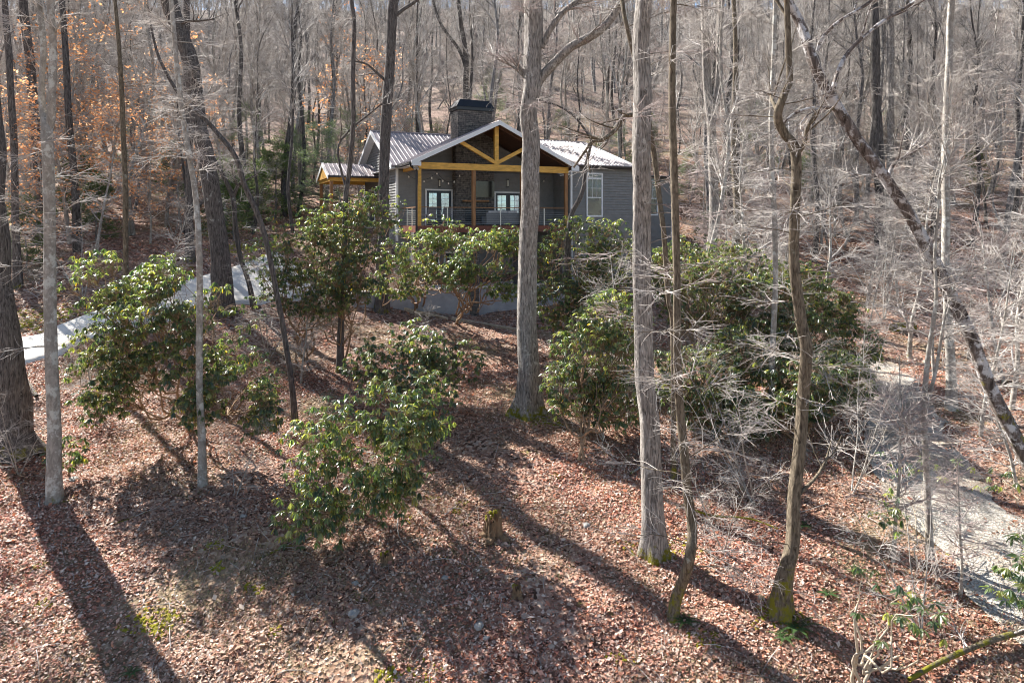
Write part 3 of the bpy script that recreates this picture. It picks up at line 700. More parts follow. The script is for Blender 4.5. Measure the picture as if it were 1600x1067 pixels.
# ================================================================== TREES
def trunk_tube(P, R, k=16, seed=0, flare=0.35, rough=.05, step=.22, lobes=5):
    """one trunk: smooth centre line, uneven rings, root flare"""
    rng = np.random.default_rng(seed)
    P = np.asarray(P, float); R = np.asarray(R, float)
    L = np.linalg.norm(np.diff(P, axis=0), axis=1).sum(); n = int(np.clip(L/step, 6, 90))
    A = cr(np.column_stack([P, R]), n); C = A[:, :3].copy(); r = np.maximum(A[:, 3], .004)
    wob = np.column_stack([np.interp(np.linspace(0, 1, n), np.linspace(0, 1, max(4, n//4)), rng.normal(size=max(4, n//4))) for _ in range(2)])
    C[:, :2] += wob*r.mean()*.16
    V, Q = tubes(C[None], r[None], k)
    V = V.reshape(n, k, 3); th = np.arange(k)*2*pi/k
    h = np.concatenate([[0], np.cumsum(np.linalg.norm(np.diff(C, axis=0), axis=1))])
    ph = rng.uniform(0, 6, 6); tw = rng.uniform(-.15, .15)
    m = 1 + rough*np.sin(3*th[None]+ph[0]+h[:, None]*.5) + rough*.7*np.sin(5*th[None]+ph[1]-h[:, None]*.9) + rng.normal(size=(n, k))*rough*.35
    m += flare*np.exp(-h[:, None]/(1.1*r[0]+.08))*(1+.55*np.cos(lobes*th[None]+ph[2]+tw*h[:, None]))
    V = C[:, None] + (V-C[:, None])*m[..., None]
    return C, r, V.reshape(-1, 3), Q

def crown_arrays(C, r, rng, limbs=12, t0=.5, t1=.98, L=(2, 5), nb=6, nt=6, L2=(.8, 2.0), L3=(.4, 1.0), ang=(.5, 1.1), up=.25, flat=0, tip=.003, lift=.04, rk=.55, wig=.1, l4=0, rmax=9):
    a = grow(C[None], r[None], limbs, t0, t1, L, ang, rng, up, wig, 8, rk, tip*2, flat, .45, lift, rmax)
    b = grow(a[0], a[1], nb, .2, .98, L2, (.45, 1.1), rng, up*.4, .13, 6, .6, tip*1.3, flat, .4, lift*.5)
    c = grow(b[0], b[1], nt, .15, 1., L3, (.4, 1.1), rng, .0, .16, 5, .7, tip, flat, .4)
    out = [a, b, c]
    if l4: out.append(grow(c[0], c[1], l4, .2, 1., (L3[0]*.35, L3[1]*.5), (.4, 1.1), rng, 0, .18, 4, .8, tip*.8, flat, .3))
    return out
def crown_mesh(name, A, o, ks=(6, 4, 3, 3)):
    parts = [tubes(p-o, q, ks[i]) for i, (p, q) in enumerate(A)]
    V, Q = join(parts); return mesh_np(name, V, Q)

def tree(name, label, line, base, mat_, widths, ext=9, group=None, limbs=(), crown=None, low=None, twig='twig_pale', flare=.35, k=16, seed=1, depth=None, cat='tree', rough=.05, hollow=False, lt=7):
    """line: photograph points base -> top of the visible trunk; base = pixel of the foot (ground) or world Y"""
    rng = np.random.default_rng(seed); widths = [q*.9 for q in widths]
    if isinstance(base, tuple): bx, by, bz = hit(*base)
    else: by = base; p = at(line[0][0], line[0][1], by); bx = p[0]; bz = float(g(bx, by))
    pts = [np.array([bx, by, bz-.25])]; rad = [widths[0]/F*by/2]
    dp = depth or 0.0; n = len(line)
    for i, (px, py) in enumerate(line):
        if i == 0 and isinstance(base, tuple): continue
        Y = by + dp*i/n + rng.normal()*.05
        pts.append(at(px, py, Y)); rad.append((widths[i] if i < len(widths) else widths[-1])/F*by/2)
    if len(pts) > 1 and pts[1][2] < pts[0][2]+.2: pts[0][2] = pts[1][2]-.4
    if ext:
        d = pts[-1]-pts[-2]; d /= np.linalg.norm(d); p = pts[-1].copy(); r = rad[-1]
        for i in range(5):
            d = d*.8 + np.array([0, 0, .3]) + rng.normal(size=3)*.06; d /= np.linalg.norm(d); p = p + d*ext/5; pts.append(p.copy()); rad.append(r*(1-(i+1)/5.3))
    O = np.array([bx, by, bz]); root = empty(name, tuple(O), label=label, cat=cat, group=group)
    C, r, V, Q = trunk_tube(pts, rad, k, seed, flare, rough)
    link('trunk', mesh_np('trunk', V-O, Q), M[mat_], root)
    H = np.linalg.norm(np.diff(C, axis=0), axis=1).sum()
    lines = [(C, r)]
    for j, (lp, lw) in enumerate(limbs):      # limbs seen in the photograph
        dd = rng.uniform(-1, 1)*.8; m = len(lp)
        lpts = [at(x, y, by + dp*.5 + dd*i/m) for i, (x, y) in enumerate(lp)]
        if lp[-1][1] <= 5 :
            d = lpts[-1]-lpts[-2]; d /= np.linalg.norm(d); lpts += [lpts[-1]+d*1.2+np.array([0, 0, .3]), lpts[-1]+d*2.2+np.array([0, 0, 1.0])]; 
        lr = np.interp(np.linspace(0, 1, len(lpts)), np.linspace(0, 1, len(lw)), lw)/F*by/2
        C2, r2, V2, Q2 = trunk_tube(lpts, lr, 10, seed+j+5, 0, rough, step=.15)
        link('limb', mesh_np('limb', V2-O, Q2), M[mat_], root); lines.append((C2, r2))
    A = []
    if crown is None: crown = dict(limbs=9, t0=.72, L=(1.8, 4.0), nb=5, nt=5)
    if crown: A.append(crown_arrays(C, r, rng, **crown))
    for (C2, r2) in lines[1:]:
        A.append(crown_arrays(C2, r2, rng, limbs=lt, t0=.3, t1=.98, L=(.7, 1.8), nb=4, nt=4, L2=(.5, 1.1), L3=(.3, .6), tip=.0025))
    if low: A.append(crown_arrays(C, r, rng, **low))
    parts = []; mi = []
    for a in A:
        for i, (p, q) in enumerate(a):
            v, f = tubes(p-O, q, (6, 4, 3, 3)[i]); parts.append((v, f)); mi.append(np.full(len(f), 0 if i == 0 else 1))
    if parts:
        V, Q = join(parts); link('crown', mesh_np('crown', V, Q, mi=np.concatenate(mi)), [M[mat_], M[twig]], root)
    return root
LOW = dict(limbs=16, t0=.15, t1=.6, L=(.8, 2.0), nb=8, nt=6, L2=(.4, 1.1), L3=(.2, .6), ang=(1.1, 1.6), up=.0, flat=.55, tip=.002, lift=-.01, rk=.35, rmax=.011)
def low(**k): d = dict(LOW); d.update(k); return d

tree('tree', 'thick dark trunk cut by the left edge, spreading into a mossy foot', [(22, 700), (24, 640), (12, 560), (2, 450), (-8, 340), (-20, 180), (-30, 0)], (22, 705), 'bark_dark', [60, 50, 44, 40, 38, 36, 34], low=low(limbs=8), seed=3, flare=.5)
tree('tree', 'pale lichened trunk at left that forks in two, split open at its foot', [(86, 782), (84, 700), (81, 560), (78, 420), (77, 300), (75, 212), (66, 160), (66, 60), (60, 0)], (86, 782), 'bark_smooth', [27, 22, 20, 19, 18, 18, 10, 9, 8],
     limbs=[([(75, 215), (82, 150), (81, 60), (79, 0)], [13, 11, 9, 8])], low=low(limbs=12), seed=4, flare=.3)
tree('tree', 'massive dark leaning trunk beside the pale driveway, wavy at the top', [(350, 482), (347, 440), (336, 340), (324, 250), (313, 200), (299, 110), (283, 60), (268, 10), (262, -20)], (350, 484), 'bark_dark', [40, 33, 29, 27, 26, 26, 26, 27, 26],
     limbs=[([(278, 42), (290, 34), (312, 33), (335, 30)], [8, 5, 3, 2])], low=low(limbs=22, L=(.8, 2.6), t1=.75), seed=5, rough=.08, flare=.3)
tree('tree', 'slim pale pole-like trunk standing before the massive leaning dark one', [(316, 757), (314, 640), (312, 520), (311, 400), (305, 310), (293, 230), (281, 150), (274, 70), (268, 0)], (316, 757), 'bark_smooth', [16, 12, 11, 10, 9, 9, 8, 8, 7], low=low(limbs=26, L=(.6, 1.8), t0=.3, t1=.7), seed=6, k=12)
tree('tree', 'thin dark stem leaning left, rising from beside the middle rhododendron', [(462, 657), (456, 600), (444, 520), (437, 480), (412, 360), (382, 288), (368, 246), (345, 215), (324, 190), (280, 148), (250, 95), (240, 60)], (462, 657), 'bark_dark', [12, 10, 9, 9, 9, 9, 8, 8, 7, 6, 5, 4], ext=3, crown=dict(limbs=6, t0=.7, L=(1, 2)), low=low(limbs=8), seed=7, k=10)
tree('tree', 'short crooked dark stem with a side fork, behind the slim leaning stem', [(398, 482), (390, 445), (376, 400), (368, 350), (364, 307), (348, 273), (329, 238), (318, 200)], (398, 482), 'bark_dark', [11, 8, 8, 8, 8, 7, 6, 4], ext=2,
     limbs=[([(364, 307), (374, 288), (381, 284)], [6, 5, 4])], crown=dict(limbs=5, t0=.7, L=(1, 2)), low=low(limbs=6), seed=8, k=10)
tree('tree', 'straight dark speckled trunk in front of the left end of the house', [(597, 478), (597, 400), (600, 340), (602, 200), (610, 90), (616, 0)], (597, 486), 'bark_dark', [24, 19, 18, 18, 17, 16],
     limbs=[([(606, 130), (590, 115), (572, 100), (548, 95)], [5, 4, 3, 2]), ([(613, 30), (632, 14), (652, 0)], [6, 5, 4])], low=low(limbs=10, t0=.5, t1=.8), seed=9)
tree('tree', 'narrow curving trunk in front of the small entry roof', [(531, 580), (533, 500), (538, 400), (540, 310), (546, 260), (552, 190), (552, 100), (554, 40), (549, 0)], (531, 582), 'bark_dark', [14, 11, 10, 9, 8, 8, 8, 7, 7], low=low(limbs=8, t0=.5, t1=.8), seed=10, k=10,
     limbs=[([(542, 300), (528, 235), (545, 205), (575, 180), (600, 160)], [4, 3, 3, 2])])
tree('tree', 'tallest thick grey trunk right of the gable, mossy roots and one big upward limb', [(825, 642), (824, 590), (823, 500), (825, 400), (828, 300), (829, 220), (829, 150), (833, 80), (834, 0)], (825, 645), 'bark_grey', [42, 37, 34, 32, 31, 30, 30, 31, 32],
     limbs=[([(833, 150), (842, 125), (862, 102), (888, 75), (922, 58), (950, 35), (975, 0)], [16, 15, 14, 14, 13, 11, 9]), ([(846, 75), (858, 50), (880, 20), (912, -5)], [9, 9, 8, 7]), ([(830, 140), (820, 118), (805, 95)], [8, 6, 3])],
     low=low(limbs=22, t0=.4, t1=.75, L=(.8, 2.6)), seed=11, k=26, flare=.95, twig='twig_pink', rough=.05)
tree('tree', 'thick pale grey trunk standing in the sunlit leaves right of the stumps', [(1021, 862), (1017, 790), (1014, 700), (1009, 600), (1006, 480), (1003, 350), (1002, 250), (1004, 120), (1006, 0)], (1021, 866), 'bark_grey', [44, 37, 35, 33, 31, 31, 32, 30, 28],
     low=low(limbs=20, t0=.25, t1=.8, L=(.8, 2.4)), seed=12, k=26, flare=.65, rough=.045, twig='twig_pink')
tree('tree', 'straight dark mossy trunk just right of the thick pale one, bending at its foot', [(1047, 968), (1062, 925), (1078, 870), (1080, 820), (1070, 740), (1064, 660), (1058, 560), (1057, 420), (1054, 280), (1050, 140), (1052, 0)], (1047, 970), 'bark_moss', [22, 19, 18, 17, 16, 15, 14, 13, 13, 12, 11], low=low(limbs=24, t0=.1, t1=.7, L=(.7, 2.2)), seed=13, k=14)
tree('tree', 'slender mossy stem whose arched limb droops over the house roof', [(1052, 520), (1046, 470), (1040, 400), (1035, 350), (1029, 300), (1022, 245), (1015, 200), (1006, 140), (990, 85), (978, 40), (972, 0)], 18.0, 'bark_moss', [9, 9, 9, 9, 9, 9, 9, 8, 8, 7, 7],
     limbs=[([(1019, 215), (1008, 190), (992, 180), (974, 184), (960, 205), (940, 219), (925, 222), (912, 240), (896, 262)], [9, 9, 8, 8, 7, 6, 5, 4, 3])], low=low(limbs=10, t0=.4, t1=.8), seed=14, k=12)
tree('tree', 'thin crooked trunk rising from the bushes before the right wing window', [(887, 398), (889, 359), (893, 335), (905, 312), (912, 290), (915, 259), (924, 222), (915, 205), (895, 180), (870, 165), (845, 158)], 27.0, 'bark_dark', [10, 9, 8, 8, 7, 6, 5, 4, 4, 3, 3], ext=1.5, crown=dict(limbs=5, t0=.7, L=(.6, 1.4)), low=low(limbs=14, t0=.3, t1=.9, L=(.6, 1.6)), seed=15, k=10)
tree('tree', 'twisted mossy trunk with broken elbow, flared hollow foot, standing right of centre', [(1218, 950), (1226, 905), (1238, 850), (1240, 780), (1248, 700), (1254, 620), (1259, 545), (1250, 500), (1242, 420), (1243, 330), (1244, 240), (1226, 208), (1216, 180), (1224, 150), (1233, 125), (1232, 80), (1230, 20), (1229, -20)], (1218, 956), 'bark_moss', [40, 27, 23, 22, 21, 20, 20, 19, 17, 17, 17, 15, 14, 12, 11, 10, 10, 9],
     limbs=[([(1246, 240), (1257, 225), (1262, 200), (1275, 175)], [7, 6, 5, 3]), ([(1215, 172), (1207, 158), (1205, 148)], [7, 5, 4]), ([(1250, 770), (1275, 745), (1290, 720), (1300, 690)], [6, 5, 4, 2])],
     low=low(limbs=24, t0=.08, t1=.6, L=(.7, 2.2)), seed=16, lt=2, k=20, flare=.55, rough=.07)
tree('tree', 'big leaning trunk with peeling bark slanting across the right side', [(1640, 790), (1592, 695), (1560, 630), (1535, 575), (1500, 490), (1468, 425), (1425, 345), (1392, 292), (1345, 220), (1303, 158), (1272, 95), (1245, 30), (1222, -15)], 15.5, 'bark_peel', [25, 24, 22, 21, 21, 20, 19, 19, 18, 18, 17, 15, 14], ext=5, crown=dict(limbs=5, t0=.85, L=(1, 2.5), nb=4, nt=4),
     limbs=[([(1302, 140), (1318, 95), (1345, 62), (1378, 35), (1432, 0)], [7, 6, 6, 5, 5]), ([(1277, 80), (1285, 60), (1310, 35), (1365, 0)], [6, 5, 5, 4]), ([(1386, 278), (1398, 255), (1425, 240), (1452, 222)], [6, 5, 4, 3]),
            ([(1312, 174), (1290, 168), (1262, 170), (1238, 180), (1222, 196)], [6, 5, 4, 4, 2])],
     low=low(limbs=3, t0=.2, t1=.6), lt=4, seed=17, k=18, flare=.1, rough=.1)
tree('tree', 'pale sapling with dry tan leaves and two stems beside the gravel road', [(1455, 872), (1449, 760), (1444, 650), (1450, 560), (1462, 470), (1460, 400), (1466, 330)], (1455, 874), 'bark_smooth', [13, 11, 10, 8, 6, 5, 4], ext=3,
     limbs=[([(1446, 640), (1462, 580), (1476, 500), (1496, 430)], [6, 5, 4, 3]), ([(1447, 720), (1425, 690), (1405, 640)], [5, 3, 2])], low=low(limbs=40, t0=.1, t1=1, L=(.6, 2.0), ang=(.9, 1.5)), crown=dict(limbs=8, t0=.6, L=(1, 2)), seed=18, k=10)
tree('tree', 'two-toned trunk on the far side of the gravel road, behind the pale sapling', [(1486, 636), (1484, 560), (1480, 460), (1478, 360), (1478, 200), (1484, 60), (1486, 0)], (1486, 638), 'bark_smooth', [20, 15, 14, 13, 12, 11, 10], low=low(limbs=24, t0=.15, t1=.8, L=(1, 2.8)), seed=19, k=12)
tree('tree', 'slim pale trunk in the bushes between the mossy and the twisted trunk', [(1205, 682), (1206, 560), (1212, 440), (1210, 330), (1205, 240), (1206, 150), (1212, 0)], 21.0, 'bark_smooth', [11, 10, 9, 9, 8, 8, 7], low=low(limbs=22, t0=.3, t1=.8, L=(.8, 2.2)), seed=20, k=10)
tree('tree', 'pale double trunk standing behind the bushes right of the house', [(1112, 400), (1116, 320), (1112, 200), (1104, 120), (1100, 0)], 33.0, 'bark_grey', [18, 16, 15, 14, 13], limbs=[([(1113, 210), (1122, 130), (1124, 60), (1126, 0)], [10, 10, 9, 9])], low=low(limbs=16, t0=.3, t1=.8, L=(1, 3)), seed=21)
tree('tree', 'dark narrow trunk right of the pale double trunk', [(1152, 395), (1150, 300), (1146, 200), (1150, 100), (1146, 0)], 35.0, 'bark_moss', [11, 10, 10, 8, 7], low=low(limbs=12, t0=.3, t1=.8, L=(1, 3)), seed=22)
tree('tree', 'dark stout trunk on the leafy bank above the gravel road', [(1378, 392), (1376, 300), (1370, 180), (1366, 60), (1364, 0)], 44.0, 'bark_far_dark', [22, 17, 15, 14, 13], low=low(limbs=14, t0=.3, t1=.8, L=(1, 3.5)), seed=23)
tree('tree', 'grey trunk close beside the dark stout trunk on the bank', [(1392, 385), (1390, 300), (1391, 180), (1392, 60), (1390, 0)], 45.5, 'bark_grey', [14, 12, 12, 11, 10], low=low(limbs=14, t0=.3, t1=.8, L=(1, 3.5)), seed=24)
tree('tree', 'crooked dark trunk on the bank above the driveway at the left edge', [(28, 442), (26, 380), (24, 300), (20, 200), (14, 110), (8, 0)], (28, 448), 'bark_dark', [16, 12, 11, 11, 10, 9], low=low(limbs=14, t0=.3, t1=.8, L=(1, 2.8)), seed=25)
tree('tree', 'dark trunk behind the forked pale one among orange leaves', [(62, 350), (62, 280), (54, 180), (44, 80), (36, 0)], 40.0, 'bark_dark', [20, 17, 15, 14, 13], low=low(limbs=12, t0=.3, t1=.8, L=(1, 3)), seed=26)
tree('tree', 'slim mossy trunk at the lower edge of the driveway behind the left rhododendron', [(195, 508), (196, 420), (196, 300), (192, 200), (188, 100), (180, 0)], (195, 512), 'bark_moss', [11, 9, 9, 8, 7, 6], low=low(limbs=20, t0=.3, t1=.85, L=(1, 2.8)), seed=27, k=10)
tree('tree', 'stout dark trunk beyond the driveway left of the massive leaning one', [(297, 402), (296, 330), (296, 240), (292, 140), (292, 0)], (297, 408), 'bark_dark', [17, 12, 12, 11, 10], low=low(limbs=12, t0=.3, t1=.8, L=(1, 2.8)), seed=28)
tree('tree', 'dark trunk in the orange leaved thicket left of the driveway bend', [(122, 400), (118, 300), (108, 200), (102, 80), (98, 0)], 38.0, 'bark_far_dark', [15, 12, 11, 10, 9], low=low(limbs=12, t0=.3, t1=.8, L=(1, 3)), seed=29)
tree('tree', 'tall straight trunk on the slope behind, near the green pine', [(470, 262), (469, 200), (466, 120), (462, 60), (462, 0)], 60.0, 'bark_far', [9, 8, 8, 7, 7], low=low(limbs=14, t0=.3, t1=.8, L=(1, 4)), seed=30)
tree('tree', 'forked dark trunk on the slope above the main roof', [(728, 150), (728, 90), (720, 40), (716, 0)], 62.0, 'bark_far_dark', [11, 9, 8, 7], limbs=[([(728, 110), (718, 80), (690, 40), (676, 0)], [5, 5, 4, 3])], low=low(limbs=12, t0=.3, t1=.8, L=(1, 4)), seed=31)

# ---- the bare woods behind: a few kinds, each with trunk and crown, copied in a loop
def wood_kind(label, H, r, barkm, twigm_, seed, limbs=20, t0=.35, L=(2.5, 6), lean=.6, nb=7, nt=7, fork=False, tip=.005, k=8):
    rng = np.random.default_rng(seed); z = np.linspace(0, 1, 7)
    P = np.column_stack([np.cumsum(rng.normal(size=7))*lean*.5, np.cumsum(rng.normal(size=7))*lean*.5, z*H-.4]); P[:, :2] -= P[0, :2]
    R = r*(1-z*.85)
    C, rr, V, Q = trunk_tube(P, R, k, seed, .3, .05, step=.7)
    root = empty('bare_tree', (0, 0, 0), label=label, cat='tree'); tr = link('trunk', mesh_np('trunk', V, Q), M[barkm], root)
    A = crown_arrays(C, rr, rng, limbs=limbs, t0=t0, L=L, nb=nb, nt=nt, L2=(1.0, 2.6), L3=(.6, 1.5), tip=tip, up=.3, ang=(.45, 1.0))
    cw = link('crown', crown_mesh('crown', A, np.zeros(3), (5, 3, 3)), M[twigm_], root)
    CH[root.name] = [tr, cw]; return root
kinds = [wood_kind('tall bare grey tree in the woods on the slope behind the house', 24, .19, 'bark_far', 'twig', 100),
         wood_kind('tall bare dark trunked tree in the woods on the slope', 26, .22, 'bark_far_dark', 'twig', 101, limbs=18, t0=.45),
         wood_kind('tall bare pale barked tree in the woods on the slope', 22, .15, 'bark_smooth', 'twig_pale', 102, limbs=22, t0=.3),
         wood_kind('bare slender leaning tree in the woods on the slope', 18, .10, 'bark_far', 'twig_pale', 103, limbs=22, t0=.2, L=(1.5, 4), lean=1.3),
         wood_kind('bare slender dark tree in the woods on the slope', 19, .12, 'bark_far_dark', 'twig', 104, limbs=20, t0=.3, L=(2, 4), lean=1.0)]
rng = np.random.default_rng(77)
spots = []
def clear(x, y):
    px = 800+F*x/y
    a = (x-HX)*hc + (y-HYY)*hsn; b = -(x-HX)*hsn + (y-HYY)*hc          # house coordinates
    if -3.5*HS-1 < a < 16.5*HS+1 and -2*HS < b < 11*HS+2.5: return False
    if y < 50 and 340 < px < 1100 and b < 0: return False
    return True
bands = [(31, 45, 15, 1.3), (45, 60, 84, 1.4), (60, 85, 112, 2.0), (85, 120, 86, 3.0)]
for (y0, y1, n, md) in bands:
    c = 0; tries = 0
    while c < n and tries < 9000:
        tries += 1
        y = math.sqrt(rng.uniform(y0*y0, y1*y1)); x = rng.uniform(-.82, .82)*y; px = 800+F*x/y
        if y < 45 and (px < 60 and y < 38): continue
        if y < 48 and (px > 1150 and px < 1600 and y < 40): continue
        if not clear(x, y) or any((x-a)**2+(y-b)**2 < md*md for a, b in spots): continue
        if y < 42 and 100 < px < 640 : continue                          # the driveway
        spots.append((x, y)); c += 1
print('bare trees', len(spots))
first = set()
KL = ['tall bare grey tree', 'tall bare dark tree', 'tall bare pale barked tree', 'bare slender grey tree', 'bare slender dark tree']
def region(x, y):
    px = 800+F*x/y
    a = 'left of the orange leaved beeches' if px < 0 else 'among the orange leaved beeches' if px < 300 else 'left of the entry roof' if px < 520 else 'behind the main roof' if px < 720 else 'behind the porch gable' if px < 900 else 'behind the right wing' if px < 1050 else 'beyond the right thicket' if px < 1300 else 'beyond the leaning peeling trunk' if px < 1480 else 'at the far right of the woods'
    return a + (', low on the slope' if y < 52 else ', halfway upslope' if y < 80 else ', high upslope')
for i, (x, y) in enumerate(spots):
    kd = int(rng.choice(5, p=[.17, .2, .23, .25, .15])); s = kinds[kd]
    if kd in first: o = copy_tree(s)
    else: o = s; first.add(kd)
    o.location = (x, y, float(g(x, y))); o.rotation_euler = (rng.normal()*.03, rng.normal()*.03, rng.uniform(0, 6.28)); sc = rng.uniform(.75, 1.15); o.scale = (sc, sc, sc*rng.uniform(.9, 1.1))
    o['label'] = KL[kd] + ' ' + region(x, y); o['group'] = KL[kd] + 's ' + region(x, y)

for (x, y, k, lb) in ((-19.5, 19.5, 3, 'slender grey tree just beyond the left edge of the view, upper one'), (-17.2, 15.5, 4, 'slender dark tree just beyond the left edge of the view, lower one'), (-23, 23.5, 4, 'slender dark tree well left of the view beside the driveway')):
    o = copy_tree(kinds[k]); o.location = (x, y, float(g(x, y))); o.rotation_euler = (0, 0, x); o.scale = (.8, .8, .8); o['label'] = lb
    if 'group' in o.keys(): del o['group']

# ---- bare saplings with pale layered twigs
def sapling_kind(label, H, seed, twigm_='twig_pale', stems=1, limbs=34, L=(.7, 1.9), leaves=None, name='bare_sapling', tip=.003, flat=.5, t0=.12):
    rng = np.random.default_rng(seed); root = empty(name, (0, 0, 0), label=label, cat='sapling'); parts = []; tr = []; tips = []
    for s in range(stems):
        z = np.linspace(0, 1, 6); d = rng.normal(size=2)*(.12 if stems == 1 else .28)
        P = np.column_stack([d[0]*z*H + np.cumsum(rng.normal(size=6))*.04*H/4, d[1]*z*H + np.cumsum(rng.normal(size=6))*.04*H/4, z*H-.15]); P[:, :2] -= P[0, :2]
        C, r, V, Q = trunk_tube(P, .011*H*(1-z*.85)*(1 if stems == 1 else .6), 7, seed+s, .15, .04, step=.25); tr.append((V, Q))
        A = crown_arrays(C, r, rng, limbs=limbs//stems, t0=t0, t1=1, L=L, nb=6, nt=4, L2=(.3, 1.1), L3=(.15, .6), ang=(.7, 1.5), up=.1, wig=.16, flat=flat, tip=tip, rk=.45)
        parts += [tubes(p, q, (5, 3, 3)[i]) for i, (p, q) in enumerate(A)]; tips.append(A[2][0][:, -1]); tips.append(A[1][0][:, -1])
    a = link('trunk', mesh_np('trunk', *join(tr)), M['bark_smooth'], root)
    b = link('crown', mesh_np('crown', *join(parts)), M[twigm_], root); CH[root.name] = [a, b]
    if leaves:
        T = np.concatenate(tips); T = T[rng.random(len(T)) < leaves[1]]
        n = len(T)*leaves[2]; P = np.repeat(T, leaves[2], 0) + rng.normal(size=(n, 3))*.06
        V, Q, c = leaf_cards(P, rng, leaves[3], leaves[0])
        l = link('leaves', mesh_np('leaves', V, Q, smooth=False, col=c), M['beech'], root); CH[root.name].append(l)
    return root
def leaf_cards(P, rng, size, cols, droop=.5, flatn=None):
    n = len(P); a = rng.uniform(0, 2*pi, n); d = np.column_stack([np.cos(a), np.sin(a), -rng.uniform(0, 1, n)*droop*2]); d /= np.linalg.norm(d, axis=1, keepdims=True)
    nrm = rng.normal(size=(n, 3))*.5 + (np.array([0, 0, 1.]) if flatn is None else flatn); s = np.cross(d, nrm); s /= np.linalg.norm(s, axis=1, keepdims=True)+1e-9
    L = rng.uniform(.7, 1.3, n)[:, None]*size; w = L*.28; up = np.cross(s, d)*w*.5
    V = np.stack([P, P+d*L*.5+s*w+up, P+d*L, P+d*L*.5-s*w+up, P+d*L*.5], 1)      # two halves folded on the midrib
    V = V[:, [0, 1, 2, 3]]
    Q = np.arange(n)[:, None]*4 + np.array([[0, 1, 2, 3]])
    cols = np.array(cols); k = rng.integers(0, len(cols), n); c = cols[k]*rng.uniform(.7, 1.25, (n, 1))
    return V.reshape(-1, 3), Q.reshape(-1, 4), np.repeat(c, 4, 0)
ORG = [(.68, .35, .18), (.74, .43, .25), (.64, .30, .14), (.76, .53, .36)]
TAN = [(.62, .42, .24), (.55, .36, .2), (.68, .5, .32)]
sk = [sapling_kind('young bare tree with layered pale twigs among the woods', 5.5, 201), sapling_kind('bare many stemmed sapling with pale twigs among the woods', 4.5, 202, stems=3),
      sapling_kind('bare tall thin sapling with fine grey twigs among the woods', 8, 203, twigm_='twig', limbs=44, L=(.8, 2.4)), sapling_kind('bare pinkish twigged sapling among the woods', 6, 204, twigm_='twig_pink', limbs=40)]
bk = [sapling_kind('young beech holding dry orange leaves on the left bank', 7, 211, leaves=(ORG, .48, 2, .15), name='beech_sapling', flat=.7, L=(1.2, 3.2), limbs=32, t0=.2),
      sapling_kind('slim beech holding sparse orange leaves on the left bank', 9, 212, leaves=(ORG, .5, 2, .15), name='beech_sapling', flat=.7, L=(1.4, 3.4), limbs=30, t0=.25)]
grp = ['pale young trees', 'many stemmed saplings', 'tall thin saplings', 'pinkish saplings']
used = set()
SKL = ['young tree with layered twigs', 'many stemmed sapling', 'tall thin sapling', 'pinkish twigged sapling']
def put(src, x, y, sc, label=None, group=None, rz=None, z=None):
    o = src if src.name not in used else copy_tree(src)
    used.add(src.name)
    o.location = (x, y, float(g(x, y)) if z is None else z); o.rotation_euler = (rng.normal()*.05, rng.normal()*.05, rng.uniform(0, 6.28) if rz is None else rz); o.scale = (sc, sc, sc)
    if label: o['label'] = label; 
    if label and 'group' in o.keys() and not group: del o['group']
    if group: o['group'] = group
    return o
for (y0, y1, n) in ((32, 45, 22), (45, 65, 80), (65, 95, 60)):
    c = 0
    while c < n:
        y = rng.uniform(y0, y1); x = rng.uniform(-.8, .8)*y; px = 800+F*x/y
        if not clear(x, y) or (y < 42 and 60 < px < 640): continue
        if y < 34 and px > 1200: continue
        k = int(rng.integers(0, 4)); o = put(sk[k], x, y, rng.uniform(.8, 1.35)); o['label'] = SKL[k]+' '+region(x, y); o['group'] = SKL[k]+'s '+region(x, y); c += 1
BL = {(20, 36): 'orange leaved beech just behind the thick trunk at the left edge', (110, 40): 'slim orange leaved beech right of the forked pale trunk', (150, 37): 'low orange leaved beech above the driveway, nearest of its kind',
      (60, 44): 'slim orange leaved beech behind the forked pale trunk', (200, 43): 'orange leaved beech behind the slim mossy driveway trunk', (260, 46): 'slim orange leaved beech left of the massive leaning trunk', (10, 48): 'tall orange leaved beech rising behind the left edge',
      (150, 50): 'tall slim orange beech farther up the left bank', (235, 39.5): 'small orange leaved beech close to the driveway bend', (90, 34): 'small orange leaved beech at the lip of the left bank', (170, 58): 'orange leaved beech highest up the left slope',
      (300, 52): 'orange leaved beech seen right behind the massive leaning trunk', (-30, 38): 'orange leaved beech half cut by the left edge', (50, 52): 'slim tall orange beech upslope behind the forked pale trunk'}
for (px, Y, s, k) in ((20, 36, 1.0, 0), (110, 40, 1.1, 1), (150, 37, .9, 0), (60, 44, 1.2, 1), (200, 43, 1.1, 0), (260, 46, 1.1, 1), (10, 48, 1.3, 1), (150, 50, 1.3, 1), (235, 39.5, .7, 0), (90, 34, .75, 0), (170, 58, 1.4, 1), (300, 52, .9, 0), (-30, 38, 1.1, 1), (50, 52, 1.2, 1)):
    put(bk[k], (px-800)/F*Y, Y, s*1.25, BL[(px, Y)], 'orange leaved beeches')
o = put(bk[0], (575-800)/F*58, 58, 1.6, 'small tree with rust orange leaves on the slope behind the entry roof'); o.location.z += 3.4*0
b2 = put(bk[1], (545-800)/F*66, 66, 1.7, 'tall beech with orange leaves upslope from the entry roof')

